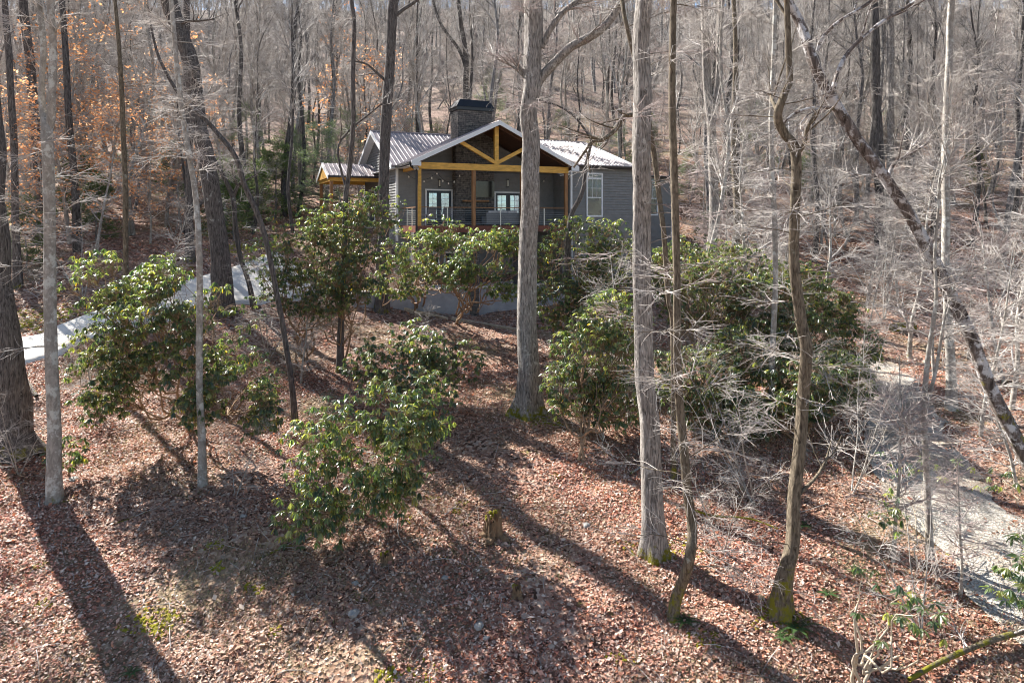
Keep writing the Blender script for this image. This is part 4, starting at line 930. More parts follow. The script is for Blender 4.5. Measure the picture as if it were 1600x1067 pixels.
# foreground and middle-ground saplings, each its own
fg = [(985, 668, 1.0, 0, 'twiggy pale sapling before the rhododendron left of the thick pale trunk'),
      (1180, 790, .8, 1, 'low clump of bare pale stems left of the twisted trunk'),
      (1330, 770, .75, 1, 'bare thicket with grey stems at the near edge of the gravel road'),
      (1395, 880, .75, 3, 'arching bare twigs over the lower gravel road'),
      (1440, 990, .6, 1, 'bare pale twiggy bush above the fallen branch at lower right'),
      (1530, 680, 1.1, 0, 'bare sapling on the sunny bank right of the gravel road'),
      (1570, 600, 1.2, 3, 'pinkish bare sapling at the right edge above the road'),
      (1510, 560, 1.3, 1, 'fan of pale thin stems at right behind the leaning trunk'),
      (1345, 560, .8, 0, 'bare layered sapling over the top of the gravel road'),
      (1290, 690, .45, 3, 'fine bare bush under the right end of the rhododendron mass'),
      (30, 742, .5, 1, 'thin grey stems in front of the thick dark trunk at left edge'),
      (368, 775, .38, 1, 'small clump of pale stems right of the slim pole-like trunk'),
      (640, 470, .8, 1, 'curling bare pale stems before the retaining wall'),
      (470, 600, .7, 0, 'bare sapling left of the curving trunk'),
      (150, 640, .5, 0, 'bare twig sapling beneath the left rhododendron'),
      (1085, 560, 1.2, 0, 'bare sapling spreading pale twigs before the house side of the right thicket'),
      (1160, 600, 1.25, 2, 'tall thin bare sapling standing in the right thicket left of the twisted trunk'),
      (1290, 520, 1.2, 2, 'tall thin bare sapling right of the twisted trunk, above the rhododendrons'),
      (1380, 500, 1.3, 1, 'bare many stemmed sapling at the head of the gravel road'),
      (1460, 590, 1.0, 3, 'bare pinkish sapling between the road and the two-toned trunk'),
      (1550, 520, 1.5, 1, 'tall fan of bare stems beyond the road at the far right'),
      (1580, 640, 1.0, 2, 'thin grey sapling near the right edge above the sunny bank'),
      (1340, 690, .8, 1, 'bare grey bush on the left verge of the gravel road'),
      (1500, 930, .55, 3, 'fine bare bush on the inner edge of the lower gravel road'),
      (1130, 860, .5, 1, 'low bare stems between the bent mossy trunk and the twisted trunk'),
      (945, 690, .7, 1, 'bare low bush at the feet of the two slanting orange brown trunks'),
      (420, 560, .8, 1, 'bare grey bush right of the driveway end'),
      (240, 480, .9, 0, 'bare sapling at the lower edge of the driveway'),
      (130, 470, 1.0, 1, 'bare many stemmed bush on the bank above the driveway'),
      (700, 600, .55, 0, 'little bare sapling beside the arching lower rhododendron'),
      (1590, 760, .8, 0, 'bare sapling by the foot of the big leaning trunk'),
      (1420, 560, 1.1, 2, 'tall thin bare sapling on the bank beyond the road')]
for (px, py, s, k, lb) in fg:
    x, y, z = hit(px, py); o = put(sk[k], x, y, s, lb)
    if 'group' in o.keys(): del o['group']
# ================================================================== far woods (one mass)
def far_woods():
    rng = np.random.default_rng(900); T = []
    for s in range(4):
        z = np.linspace(0, 1, 6); H = 22
        P = np.column_stack([np.cumsum(rng.normal(size=6))*.3, np.cumsum(rng.normal(size=6))*.3, z*H-.5]); C = P; r = .22*(1-z*.85)
        a = grow(C[None], r[None], 20, .3, .98, (2.5, 6), (.45, 1.0), rng, .3, .1, 4, .55, .02, 0, .45, .04)
        b = grow(a[0], a[1], 9, .2, 1, (1.2, 3.2), (.4, 1.1), rng, .1, .15, 3, .7, .011)
        c = grow(b[0], b[1], 2, .2, 1, (.6, 1.6), (.4, 1.1), rng, .0, .15, 2, .8, .009)
        T.append((join([tubes(C[None], r[None], 5)]), join([tubes(a[0], a[1], 3), tubes(b[0], b[1], 3), tubes(c[0], c[1], 3)])))
    for nm, k, mt in (('trunks', 0, 'bark_far'), ('twigs', 1, 'twig')):
        rr = np.random.default_rng(901); V = []; Q = []; n = 0
        for i in range(430):
            y = math.sqrt(rr.uniform(118**2, 245**2)); x = rr.uniform(-.8, .8)*y; a = rr.uniform(0, 6.28); s = rr.uniform(.8, 1.2)
            v, q = T[int(rr.integers(0, 4))][k]; ca, sa = cos(a)*s, sin(a)*s
            W_ = np.column_stack([v[:, 0]*ca - v[:, 1]*sa + x, v[:, 0]*sa + v[:, 1]*ca + y, v[:, 2]*s + float(g(x, y))])
            V.append(W_); Q.append(q+n); n += len(v)
        o = link('far_woods', mesh_np('far_woods', np.concatenate(V), np.concatenate(Q)), M[mt])
        if k == 0: root = tag(o, 'mass of bare grey trees on the far ridge', 'woods', kind='stuff')
        else: o.name = 'twigs'; o.parent = root; o['kind'] = 'stuff'
far_woods()

# ================================================================== rhododendrons
def vnoise(P, f, seed):
    r = np.random.default_rng(seed); s = 0
    for k in range(5):
        d = r.normal(size=3)*f; s = s + np.sin(P@d + r.uniform(0, 6))
    return s/5
_t = np.array([0, .18, .5, .82, 1.0]); 
def whorls(tips, dirs, rng, n=8, L=(.13, .20), cols=None, wscale=.92, droop=(.3, 1.3)):
    """drooping elliptic leaves set round each shoot tip"""
    m = len(tips); k = np.tile(np.arange(n), m); base = np.repeat(tips, n, 0); N_ = m*n
    az = k*2*pi/n + np.repeat(rng.uniform(0, 6.28, m), n) + rng.normal(size=N_)*.25
    dr = np.repeat(rng.uniform(droop[0], droop[1], m), n) + rng.normal(size=N_)*.18
    d = np.column_stack([np.cos(az)*np.cos(dr), np.sin(az)*np.cos(dr), -np.sin(dr)])
    d += np.repeat(dirs, n, 0)*.35; d /= np.linalg.norm(d, axis=1, keepdims=True)
    s = np.cross(d, np.array([0, 0, 1.])+rng.normal(size=(N_, 3))*.25); s /= np.linalg.norm(s, axis=1, keepdims=True)+1e-9
    nn = np.cross(s, d); ln = rng.uniform(L[0], L[1], N_)[:, None]; w = ln*.155*wscale*rng.uniform(.8, 1.2, (N_, 1))
    base = base + d*.015
    def pt(t, side, lift): return base + d*ln*t + s*w*side - nn*ln*(.22*t*t) + nn*w*lift
    V = np.stack([pt(0, 0, 0), pt(.35, 1, .35), pt(.35, 0, 0), pt(.35, -1, .35), pt(.75, .85, .3), pt(.75, 0, 0), pt(.75, -.85, .3), pt(1, 0, 0)], 1)
    b = np.arange(N_)[:, None]*8
    Q = (b[:, None] + np.array([[1, 4, 5, 2], [2, 5, 6, 3]])[None]).reshape(-1, 4)
    T = (b[:, None] + np.array([[0, 1, 2], [0, 2, 3], [4, 7, 5], [5, 7, 6]])[None]).reshape(-1, 3)
    cols = np.array(cols or [(.038, .062, .032), (.055, .085, .040), (.08, .11, .05), (.03, .055, .036), (.14, .165, .07), (.055, .08, .05)])
    ci = np.repeat(rng.integers(0, len(cols), m), n); c = cols[ci]*rng.uniform(.7, 1.35, (N_, 1))
    yl = rng.random(N_) < .015; c[yl] = (.30, .22, .03)
    return V.reshape(-1, 3), Q, T, np.repeat(c, 8, 0)

def shrub(name, label, base, blobs, ntips, seed, stems=3, stem_r=.045, stemm='stem', nleaf=8, L=(.11, .175), cat='shrub', gap=-.15, twiggy=1.0, blobY=None, shell=.55, cols=None, nl=9):
    """base: photograph pixel of the foot or (px, Y, None); blobs: (cx, cy, rx, ry, Y, depth radius) crown masses"""
    rng = np.random.default_rng(seed)
    if len(base) == 3:
        bx = (base[0]-800)/F*base[1]; by = base[1]; bz = float(g(bx, by))
    else: bx, by, bz = hit(*base)
    O = np.array([bx, by, bz]); root = empty(name, tuple(O), label=label, cat=cat)
    tips = []; wts = np.array([b[2]*b[3] for b in blobs], float); wts /= wts.sum()
    for (cx, cy, rx, ry, Y, rd), wgt in zip(blobs, wts):
        c = at(cx, cy, Y); R = np.array([rx/F*Y, rd, ry/F*Y]); n = int(ntips*1.15*wgt); acc = []
        while len(acc) < n:
            p = rng.normal(size=(n*3, 3)); p /= np.linalg.norm(p, axis=1, keepdims=True); p *= (shell + (1-shell)*rng.random((n*3, 1)))**.8
            p = p[(p[:, 2] > -.75)]; P = c + p*R*(1+.22*vnoise(p*3+c, 1.2, seed+9)[:, None])
            P = P[vnoise(P, 2.6, seed+3) > gap]; P = P[P[:, 2] > g(P[:, 0], P[:, 1])+.15]
            if len(P) == 0: break
            acc = list(acc)+list(P)
        tips.append(np.array(acc[:n]).reshape(-1, 3))
    tips = np.concatenate(tips); n = len(tips)
    # skeleton: stems -> limbs -> boughs -> shoots
    def cl(P, k):
        C = P[rng.choice(len(P), min(k, len(P)), False)]
        for _ in range(4):
            a = np.argmin(((P[:, None]-C[None])**2).sum(-1), 1)
            C = np.array([P[a == i].mean(0) if (a == i).any() else C[i] for i in range(len(C))])
        return C, np.argmin(((P[:, None]-C[None])**2).sum(-1), 1)
    def curve(A, B, ra, rb, q=6, sag=.10):
        t = np.linspace(0, 1, q)[None, :, None]; A = A[:, None]; B = B[:, None]; d = np.linalg.norm(B-A, axis=2, keepdims=True)
        P = A*(1-t)+B*t; side = rng.normal(size=(len(A), 1, 3)); side2 = rng.normal(size=(len(A), 1, 3))
        P = P + side*d*sag*np.sin(pi*t) + side2*d*sag*.6*np.sin(2*pi*t); P[..., 2:] += -d*.05*np.sin(pi*t)
        tt = t[..., 0]; return P, ra[:, None]*(1-tt)+rb[:, None]*tt
    limbC, la = cl(tips, nl); limbN = limbC*.62 + O*.38 + rng.normal(size=limbC.shape)*.1; limbN[:, 2] = np.maximum(limbN[:, 2], g(limbN[:, 0], limbN[:, 1])+.3)
    sc, sa = cl(limbN, stems); S_ = sc*.45+O*.55; S_[:, 2] = np.maximum(S_[:, 2], bz+.25)
    k2 = max(6, n//14); bC, ba = cl(tips, k2); near = np.argmin(((bC[:, None]-limbC[None])**2).sum(-1), 1); bN = bC*.8+limbN[near]*.2
    foot = O + np.column_stack([rng.normal(size=(len(sc), 2))*.10*min(1, stem_r/.04), np.full(len(sc), -.12)])
    P = []
    P.append(curve(foot, S_, np.full(len(sc), stem_r), np.full(len(sc), stem_r*.75), sag=.07)+(8,))
    P.append(curve(S_[sa], limbN, np.full(len(limbN), stem_r*.7), np.full(len(limbN), stem_r*.42), sag=.12)+(6,))
    V, Q = join([tubes(a-O, b, k) for a, b, k in P]); link('stem', mesh_np('stem', V, Q), M[stemm], root)
    P2 = [curve(limbN[near], bN, np.full(len(bN), stem_r*.36), np.full(len(bN), stem_r*.17), sag=.12)+(4,)]
    pb = curve(bN[ba], tips, np.full(n, min(stem_r*.16, .008)), np.full(n, .0035), 5, .12); P2.append(pb+(3,))
    if twiggy:
        gq = grow(pb[0], pb[1], 1, .2, .9, (.15, .5), (.4, 1.2), rng, 0, .2, 4, .8, .0025); P2.append(gq+(3,))
    V, Q = join([tubes(a-O, b, k) for a, b, k in P2]); link('branches', mesh_np('branches', V, Q), M[stemm], root)
    dirs = pb[0][:, -1]-pb[0][:, -2]; dirs /= np.linalg.norm(dirs, axis=1, keepdims=True)+1e-9
    V, Q, T, c = whorls(tips, dirs, rng, nleaf, L, cols)
    link('foliage', mesh_np('foliage', V-O, Q, T, smooth=False, col=c), M['rhodo'], root)
    return root
LT = [(.050, .085, .042), (.072, .11, .052), (.10, .14, .065), (.042, .072, .045), (.17, .195, .09)]
shrub('rhododendron', 'large spreading rhododendron right of the forked pale trunk, driveway behind it', (305, 672), [(255, 520, 150, 105, 19.0, 1.7), (200, 440, 110, 60, 19.5, 1.2), (330, 600, 105, 75, 18.5, 1.4), (160, 600, 70, 70, 18.6, 1.1), (400, 640, 45, 45, 18.2, .8)], 1900, 301, stems=4, gap=-.06, stem_r=.05, shell=.25)
shrub('rhododendron', 'low drooping rhododendron in the middle foreground, left of the mossy stump', (560, 800), [(560, 700, 125, 95, 15.6, 1.3), (500, 800, 75, 65, 15.0, .8), (620, 640, 75, 60, 16.3, .9), (600, 760, 70, 55, 15.3, .7), (660, 670, 60, 60, 16.3, .8)], 950, 302, stems=4, gap=-.02, shell=.25, stem_r=.035, cols=LT)
shrub('rhododendron', 'leafy rhododendron arching below the retaining wall, above the foreground one', (640, 600), [(665, 540, 95, 45, 21.5, 1.1), (600, 575, 65, 50, 21.0, .9), (700, 560, 65, 50, 21.5, .8), (640, 620, 80, 50, 19.5, .9)], 760, 303, stems=3, gap=0, shell=.2, stem_r=.035)
shrub('rhododendron', 'tall tree-like rhododendron below the entry roof with several bare brown stems', (476, 566), [(480, 400, 95, 75, 25.5, 1.5), (530, 350, 75, 55, 26.0, 1.3), (450, 450, 60, 50, 25.3, 1.0)], 1000, 304, stems=4, gap=-.05, shell=.3, stem_r=.05)
shrub('rhododendron', 'rhododendron around the narrow curving trunk left of the speckled one', (532, 575), [(545, 420, 60, 75, 25.0, 1.1), (575, 330, 55, 40, 27.0, 1.0), (500, 470, 55, 35, 24.8, .9)], 700, 305, stems=3, gap=-.05, shell=.3)
shrub('rhododendron', 'leafy rhododendron hiding the stone piers under the left porch corner', (655, 482), [(650, 400, 65, 50, 28.2, 1.3), (690, 365, 50, 30, 28.5, 1.0), (620, 440, 55, 32, 28.0, 1.0)], 700, 306, stems=3, gap=-.05, shell=.3, stem_r=.055, cols=LT)
shrub('rhododendron', 'rhododendron with one slanting trunk before the middle of the retaining wall', (722, 505), [(760, 400, 60, 48, 27.0, 1.2), (720, 430, 45, 35, 26.8, .9), (800, 370, 40, 32, 27.4, .9), (780, 450, 35, 25, 27, .7)], 650, 307, stems=2, gap=-.02, shell=.3, stem_r=.06, cols=LT)
shrub('rhododendron', 'dense dark rhododendron right of the tall central trunk, before the right wing', (858, 560), [(900, 400, 75, 65, 27.0, 1.5), (960, 420, 60, 75, 26.8, 1.3), (870, 470, 45, 55, 26.0, 1.0), (930, 490, 60, 45, 26, 1.0)], 1500, 308, stems=3, gap=-.35, stem_r=.05)
shrub('rhododendron', 'bright rhododendron on two slanting orange brown trunks left of the thick pale tree', (905, 722), [(930, 560, 70, 75, 20.5, 1.2), (960, 500, 60, 55, 21.0, 1.1), (890, 610, 45, 50, 20.0, .9), (960, 630, 50, 45, 20, .9)], 1150, 309, stems=2, gap=-.3, stem_r=.05, cols=LT)
shrub('rhododendron', 'rhododendron between the dark mossy trunk and the slim pale trunk, up by the house corner', (1100, 640), [(1100, 460, 70, 65, 25.0, 1.4), (1060, 420, 50, 50, 26.5, 1.2), (1140, 420, 60, 45, 26.0, 1.2)], 1250, 310, stems=3, gap=-.4)
shrub('rhododendron', 'dark lower rhododendron behind the mossy trunk in the right thicket', (1090, 690), [(1090, 590, 75, 60, 21.5, 1.3), (1150, 560, 60, 55, 22.0, 1.2), (1110, 640, 55, 40, 21, 1.0)], 1150, 311, stems=3, gap=-.4)
shrub('rhododendron', 'sunlit rhododendron behind the twisted trunk', (1215, 650), [(1200, 470, 70, 55, 24.5, 1.3), (1250, 520, 60, 50, 23.5, 1.2), (1180, 540, 55, 55, 23.5, 1.0), (1240, 440, 60, 40, 26, 1.1)], 1500, 312, stems=3, gap=-.38)
shrub('rhododendron', 'dark rhododendron right of the twisted trunk beside the gravel road', (1260, 690), [(1245, 610, 65, 50, 20.5, 1.2), (1310, 590, 45, 45, 21.0, 1.0), (1180, 640, 50, 45, 20.5, .9)], 1300, 313, stems=3, gap=-.35)
shrub('rhododendron', 'outermost rhododendron of the right thicket, thinning toward the road', (1310, 600), [(1290, 480, 55, 45, 26.0, 1.1), (1335, 540, 40, 40, 25.0, 1.0), (1340, 600, 32, 34, 23, .7)], 850, 314, stems=3, gap=-.2)
shrub('rhododendron', 'small low rhododendron at the foot of the forked pale trunk', (104, 742), [(105, 705, 32, 28, 17.6, .5)], 50, 315, stems=3, stem_r=.018, nl=4, gap=-.5)
shrub('rhododendron', 'sparse rhododendron with pale gnarled stems at the bottom edge, right', (1340, 1085), [(1390, 935, 65, 55, 11.0, .8), (1440, 960, 50, 55, 10.8, .6)], 22, 316, stems=3, stem_r=.035, stemm='stem_pale', nleaf=9, L=(.12, .17), gap=-.9, shell=.3, cols=LT)
shrub('rhododendron', 'sprig of rhododendron above the lower gravel road, left of its bend', (1392, 860), [(1385, 800, 28, 42, 14.6, .4)], 16, 317, stems=2, stem_r=.016, stemm='stem_pale', nl=3, nleaf=9, gap=-.9, shell=.2, cols=LT)
shrub('rhododendron', 'rhododendron cut by the right edge beside the gravel road', (1640, 1010), [(1590, 910, 45, 65, 11.6, .5), (1600, 850, 30, 30, 11.9, .4)], 34, 318, stems=2, stem_r=.02, stemm='stem_pale', nl=4, nleaf=9, gap=-.9, shell=.2, cols=LT)
shrub('rhododendron', 'thin rhododendron with a few leaf tufts on the sunny right bank', (1600, 790), [(1560, 745, 55, 25, 15.5, .5)], 12, 319, stems=2, stem_r=.014, stemm='stem_pale', nl=4, nleaf=7, gap=-.9, shell=.2)
shrub('rhododendron', 'few leaved rhododendron stretching over the dead leaves left of the lower road', (1450, 900), [(1430, 730, 75, 40, 16.0, .9)], 16, 320, stems=2, stem_r=.02, stemm='stem_pale', nl=5, nleaf=8, gap=-.9, shell=.2, cols=LT)

# ================================================================== soft green saplings
def evergreen(name, label, H, seed, dens=900, cols=None, wd=.42, pine=False):
    rng = np.random.default_rng(seed); root = empty(name, (0, 0, 0), label=label, cat='tree')
    z = np.linspace(0, 1, 6); P = np.column_stack([rng.normal(size=6)*.03*H/4, rng.normal(size=6)*.03*H/4, z*H-.1])
    C, r, V, Q = trunk_tube(P, .014*H*(1-z*.9), 7, seed, .1, .04, step=.3)
    tr = link('trunk', mesh_np('trunk', V, Q), M['bark_far'], root)
    a = grow(C[None], r[None], int(30+6*H), .1, 1, (wd*H*.6, wd*H), (1.2, 1.6), rng, .0, .08, 6, .4, .005, .5, .8, .0)
    b = grow(a[0], a[1], 7, .25, 1, (.25, .8), (.5, 1.0), rng, 0, .1, 4, .7, .003, .6, .4)
    V, Q = join([tubes(a[0], a[1], 4), tubes(b[0], b[1], 3)]); br = link('branches', mesh_np('branches', V, Q), M['bark_far'], root)
    pp = b[0][rng.integers(0, len(b[0]), dens*8), rng.integers(1, 4, dens*8)] + rng.normal(size=(dens*8, 3))*.06
    n = len(pp); az = rng.uniform(0, 6.28, n); el = rng.normal(size=n)*.5; d = np.column_stack([np.cos(az)*np.cos(el), np.sin(az)*np.cos(el), np.sin(el)])
    s = np.cross(d, rng.normal(size=(n, 3))); s /= np.linalg.norm(s, axis=1, keepdims=True); L = rng.uniform(.06, .14, (n, 1)); w = L*(.10 if pine else .16)
    V = np.stack([pp-s*w*.3, pp+d*L*.6-s*w, pp+d*L, pp+d*L*.6+s*w], 1).reshape(-1, 3)
    cols = np.array(cols); c = cols[rng.integers(0, len(cols), n)]*rng.uniform(.7, 1.3, (n, 1))
    fo = link('foliage', mesh_np('foliage', V, (np.arange(n)[:, None]*4+np.arange(4)[None]), smooth=False, col=np.repeat(c, 4, 0)), M['needle'], root)
    CH[root.name] = [tr, br, fo]; return root
PG = [(.15, .21, .13), (.20, .26, .17), (.24, .30, .20), (.12, .18, .09)]; HG = [(.07, .12, .05), (.11, .16, .06), (.15, .20, .08)]
e1 = evergreen('pine_sapling', 'soft grey green pine left of the entry roof', 5.5, 401, 1500, PG, pine=True)
e2 = evergreen('hemlock_sapling', 'green hemlock sapling on the bank at the far left', 3.6, 402, 1100, HG)
def pe(e, px, Y, s, label=None, group=None):
    x = (px-800)/F*Y; return put(e, x, Y, s, label, group)
pe(e1, 502, 47, 1.25, 'soft grey green pine just left of the entry roof'); pe(e1, 470, 52, 1.1, 'smaller pale green pine left of the soft one by the entry roof')
pe(e2, 42, 35, 1.0, 'green hemlock sapling on the bank behind the left edge trunk'); pe(e2, 150, 41, 1.1, 'green hemlock sapling between orange leaved beeches'); pe(e2, 350, 44, 1.3, 'green hemlock sapling beyond the driveway behind the massive leaning trunk')
pe(e2, 400, 46, 1.2, 'green hemlock sapling beyond the driveway bend'); pe(e1, 350, 62, .8, 'pale green pine far behind the massive leaning trunk')
pe(e1, 975, 64, .9, 'pale green pine upslope behind the thick pale trunk'); pe(e1, 1075, 58, .8, 'pale green pine behind the house corner'); pe(e2, 1100, 43, .9, 'green hemlock sapling behind the pale double trunk')
pe(e1, 1340, 66, .8, 'pale green pine upslope behind the leaning trunk'); pe(e2, 1430, 52, .8, 'green hemlock sapling on the right hillside'); pe(e1, 880, 72, .9, 'pale green pine upslope right of the gable'); pe(e1, 640, 74, .9, 'pale green pine upslope above the main roof')
pe(e1, 1150, 74, 1.0, 'faint green pine high on the slope at right'); pe(e1, 480, 76, .9, 'faint green pine high on the slope above the entry')

for (px, Y, sc, e) in ((365, 41, 1.2, e2), (430, 49, 1.5, e2), (545, 62, 1.3, e1), (390, 57, 1.4, e1), (270, 56, 1.3, e2), (120, 47, 1.4, e2), (455, 66, 1.4, e2), (680, 66, 1.3, e2), (770, 78, 1.5, e1), (930, 58, 1.2, e2), (1010, 70, 1.4, e2), (1130, 55, 1.2, e2), (1190, 62, 1.4, e1), (1260, 58, 1.1, e2), (1400, 74, 1.3, e1), (1530, 60, 1.1, e2), (60, 60, 1.5, e1), (215, 68, 1.4, e1)):
    o = pe(e, px, Y, sc); x_, y_ = o.location.x, o.location.y
    o['label'] = ('soft pale green pine ' if e is e1 else 'dusky green hemlock ')+region(x_, y_); o['group'] = ('pale pines ' if e is e1 else 'hemlocks ')+region(x_, y_)
# ================================================================== fallen leaves, twigs, moss
rng = np.random.default_rng(55)
def litter(n, y0, y1, size, name, label, k=.82):
    y = np.sqrt(rng.uniform(y0*y0, y1*y1, n)); x = rng.uniform(-k, k, n)*y
    dens = .55+.45*np.sin(x*.9+1.3*np.sin(y*.6))*np.sin(y*.75+1.1*np.sin(x*.5)) + rng.random(n)*.5
    keep = dens > .55; x = x[keep]; y = y[keep]
    # keep the driveway clear, thin out over the road
    for nm, pr in (('driveway', .99), ('gravel_road', .85), ('terrace', 1)):
        pass
    on_d = inpoly(x, y, DP); on_g = inpoly(x, y, GP); r = rng.random(len(x)); keep = ~((on_d & (r < .97)) | (on_g & (r < .55)))
    x = x[keep]; y = y[keep]
    a = (x-HX)*hc + (y-HYY)*hsn; b = -(x-HX)*hsn + (y-HYY)*hc; keep = ~((a > -3.2*HS) & (a < 16*HS) & (b > -1.5*HS) & (b < 10.6*HS)); x = x[keep]; y = y[keep]
    n = len(x); z = g(x, y)+.008; P = np.column_stack([x, y, z]); az = rng.uniform(0, 6.28, n); tilt = rng.normal(size=n)*.35
    d = np.column_stack([np.cos(az)*np.cos(tilt), np.sin(az)*np.cos(tilt), np.sin(tilt)]); s = np.cross(d, np.array([0, 0, 1.])+rng.normal(size=(n, 3))*.35); s /= np.linalg.norm(s, axis=1, keepdims=True)
    L = np.exp(rng.normal(size=(n, 1))*.33)*size; w = L*rng.uniform(.22, .4, (n, 1)); nn = np.cross(s, d); cu = rng.uniform(-.15, .55, (n, 1))
    P[:, 2] += np.abs(np.sin(tilt))*L[:, 0]*.5
    V = np.stack([P-d*L*.5, P+s*w+nn*cu*w, P+d*L*.5+nn*cu*L*.3, P-s*w+nn*cu*w], 1).reshape(-1, 3)
    b = np.arange(n)[:, None]*4; T = (b[:, None]+np.array([[0, 1, 2], [0, 2, 3]])[None]).reshape(-1, 3)
    cols = np.array([(.52, .23, .16), (.60, .32, .23), (.42, .17, .115), (.66, .43, .33), (.72, .56, .46), (.24, .11, .08), (.74, .63, .54), (.60, .24, .13), (.18, .085, .06)])
    c = cols[rng.integers(0, len(cols), n)]*rng.uniform(.6, 1.25, (n, 1))
    f = np.clip(.5+.9*np.sin(x*.55+1.1*np.sin(y*.8)+2)*np.sin(y*.42+x*.2)+.25*rng.normal(size=n), 0, 1)[:, None]
    c = c*(1-.5*f) + np.array([.56, .42, .30])*rng.uniform(.5, 1.1, (n, 1))*.38*f        # straw and pale oak leaves in drifts
    return tag(link(name, mesh_np(name, V, None, T, smooth=False, col=np.repeat(c, 4, 0)), M['litter']), label, 'leaves', kind='stuff')
def inpoly(x, y, P):
    P = np.array(P); c = np.zeros(len(x), bool); j = len(P)-1
    for i in range(len(P)):
        xi, yi = P[i]; xj, yj = P[j]; t = ((yi > y) != (yj > y)) & (x < (xj-xi)*(y-yi)/(yj-yi+1e-9)+xi); c ^= t; j = i
    return c
DP = list(drv_lo)+list(drv_up)[::-1]
GP = [(9.5, 31), (11, 29), hp(1330, 590), hp(1352, 640), hp(1350, 700), hp(1400, 790), hp(1480, 870), hp(1600, 1010), (14, 8), (24, 6), (20, 10), (17, 14), hp(1610, 815), hp(1545, 760), hp(1495, 700), hp(1450, 630), hp(1400, 572), (13.5, 30), (12.5, 33)]
litter(620000, 9.5, 27, .054, 'fallen_leaves', 'carpet of dry pinkish brown fallen leaves')
litter(150000, 27, 55, .10, 'fallen_leaves', 'dry fallen leaves on the upper slope')
def ground_twigs(n, y0, y1, name, label, L, R):
    y = np.sqrt(rng.uniform(y0*y0, y1*y1, n)); x = rng.uniform(-.8, .8, n)*y; k = ~inpoly(x, y, DP); x = x[k]; y = y[k]; n = len(x)
    a = rng.uniform(0, 6.28, n); ln = rng.uniform(L[0], L[1], n); t = np.linspace(-.5, .5, 5)[None]
    bend = rng.normal(size=(n, 1))*.25; X = x[:, None]+np.cos(a)[:, None]*ln[:, None]*t - np.sin(a)[:, None]*bend*ln[:, None]*(t*t)*2; Y_ = y[:, None]+np.sin(a)[:, None]*ln[:, None]*t + np.cos(a)[:, None]*bend*ln[:, None]*(t*t)*2
    Z_ = g(X, Y_)+.03+rng.random((n, 1))*.04; r = rng.uniform(R[0], R[1], n)[:, None]*(1-(t+.5)*.7)
    V, Q = tubes(np.stack([X, Y_, Z_], -1), r, 4); return tag(link(name, mesh_np(name, V, Q), M['twig']), label, 'twigs', kind='stuff')
ground_twigs(2600, 10, 40, 'ground_twigs', 'thin dead twigs strewn on the leaves', (.2, 1.1), (.003, .009))
ground_twigs(260, 11, 60, 'ground_sticks', 'pale dead sticks strewn over the slope', (.5, 1.6), (.006, .018))
def grass(n, y0, y1):
    y = np.sqrt(rng.uniform(y0*y0, y1*y1, n)); x = rng.uniform(-.8, .8, n)*y
    k = (np.sin(x*.7+2)*np.sin(y*.9+x*.3) > .15) & ~inpoly(x, y, DP) & ~inpoly(x, y, GP); x = x[k]; y = y[k]; n = len(x)
    P = np.column_stack([x, y, g(x, y)]); a = rng.uniform(0, 6.28, n); h = rng.uniform(.04, .12, (n, 1)); d = np.column_stack([np.cos(a)*.5, np.sin(a)*.5, np.full(n, .6)]); s = np.column_stack([-np.sin(a), np.cos(a), np.zeros(n)])*.004
    V = np.stack([P-s, P+s, P+d*h*2], 1).reshape(-1, 3); c = np.array([(.48, .40, .24), (.40, .34, .18), (.26, .28, .10)])[rng.integers(0, 3, n)]
    tag(link('dry_grass', mesh_np('dry_grass', V, None, np.arange(n*3).reshape(-1, 3), smooth=False, col=np.repeat(c, 3, 0)), M['litter']), 'sparse dry straw coloured grass among the leaves', 'grass', kind='stuff')
grass(90000, 10, 26)
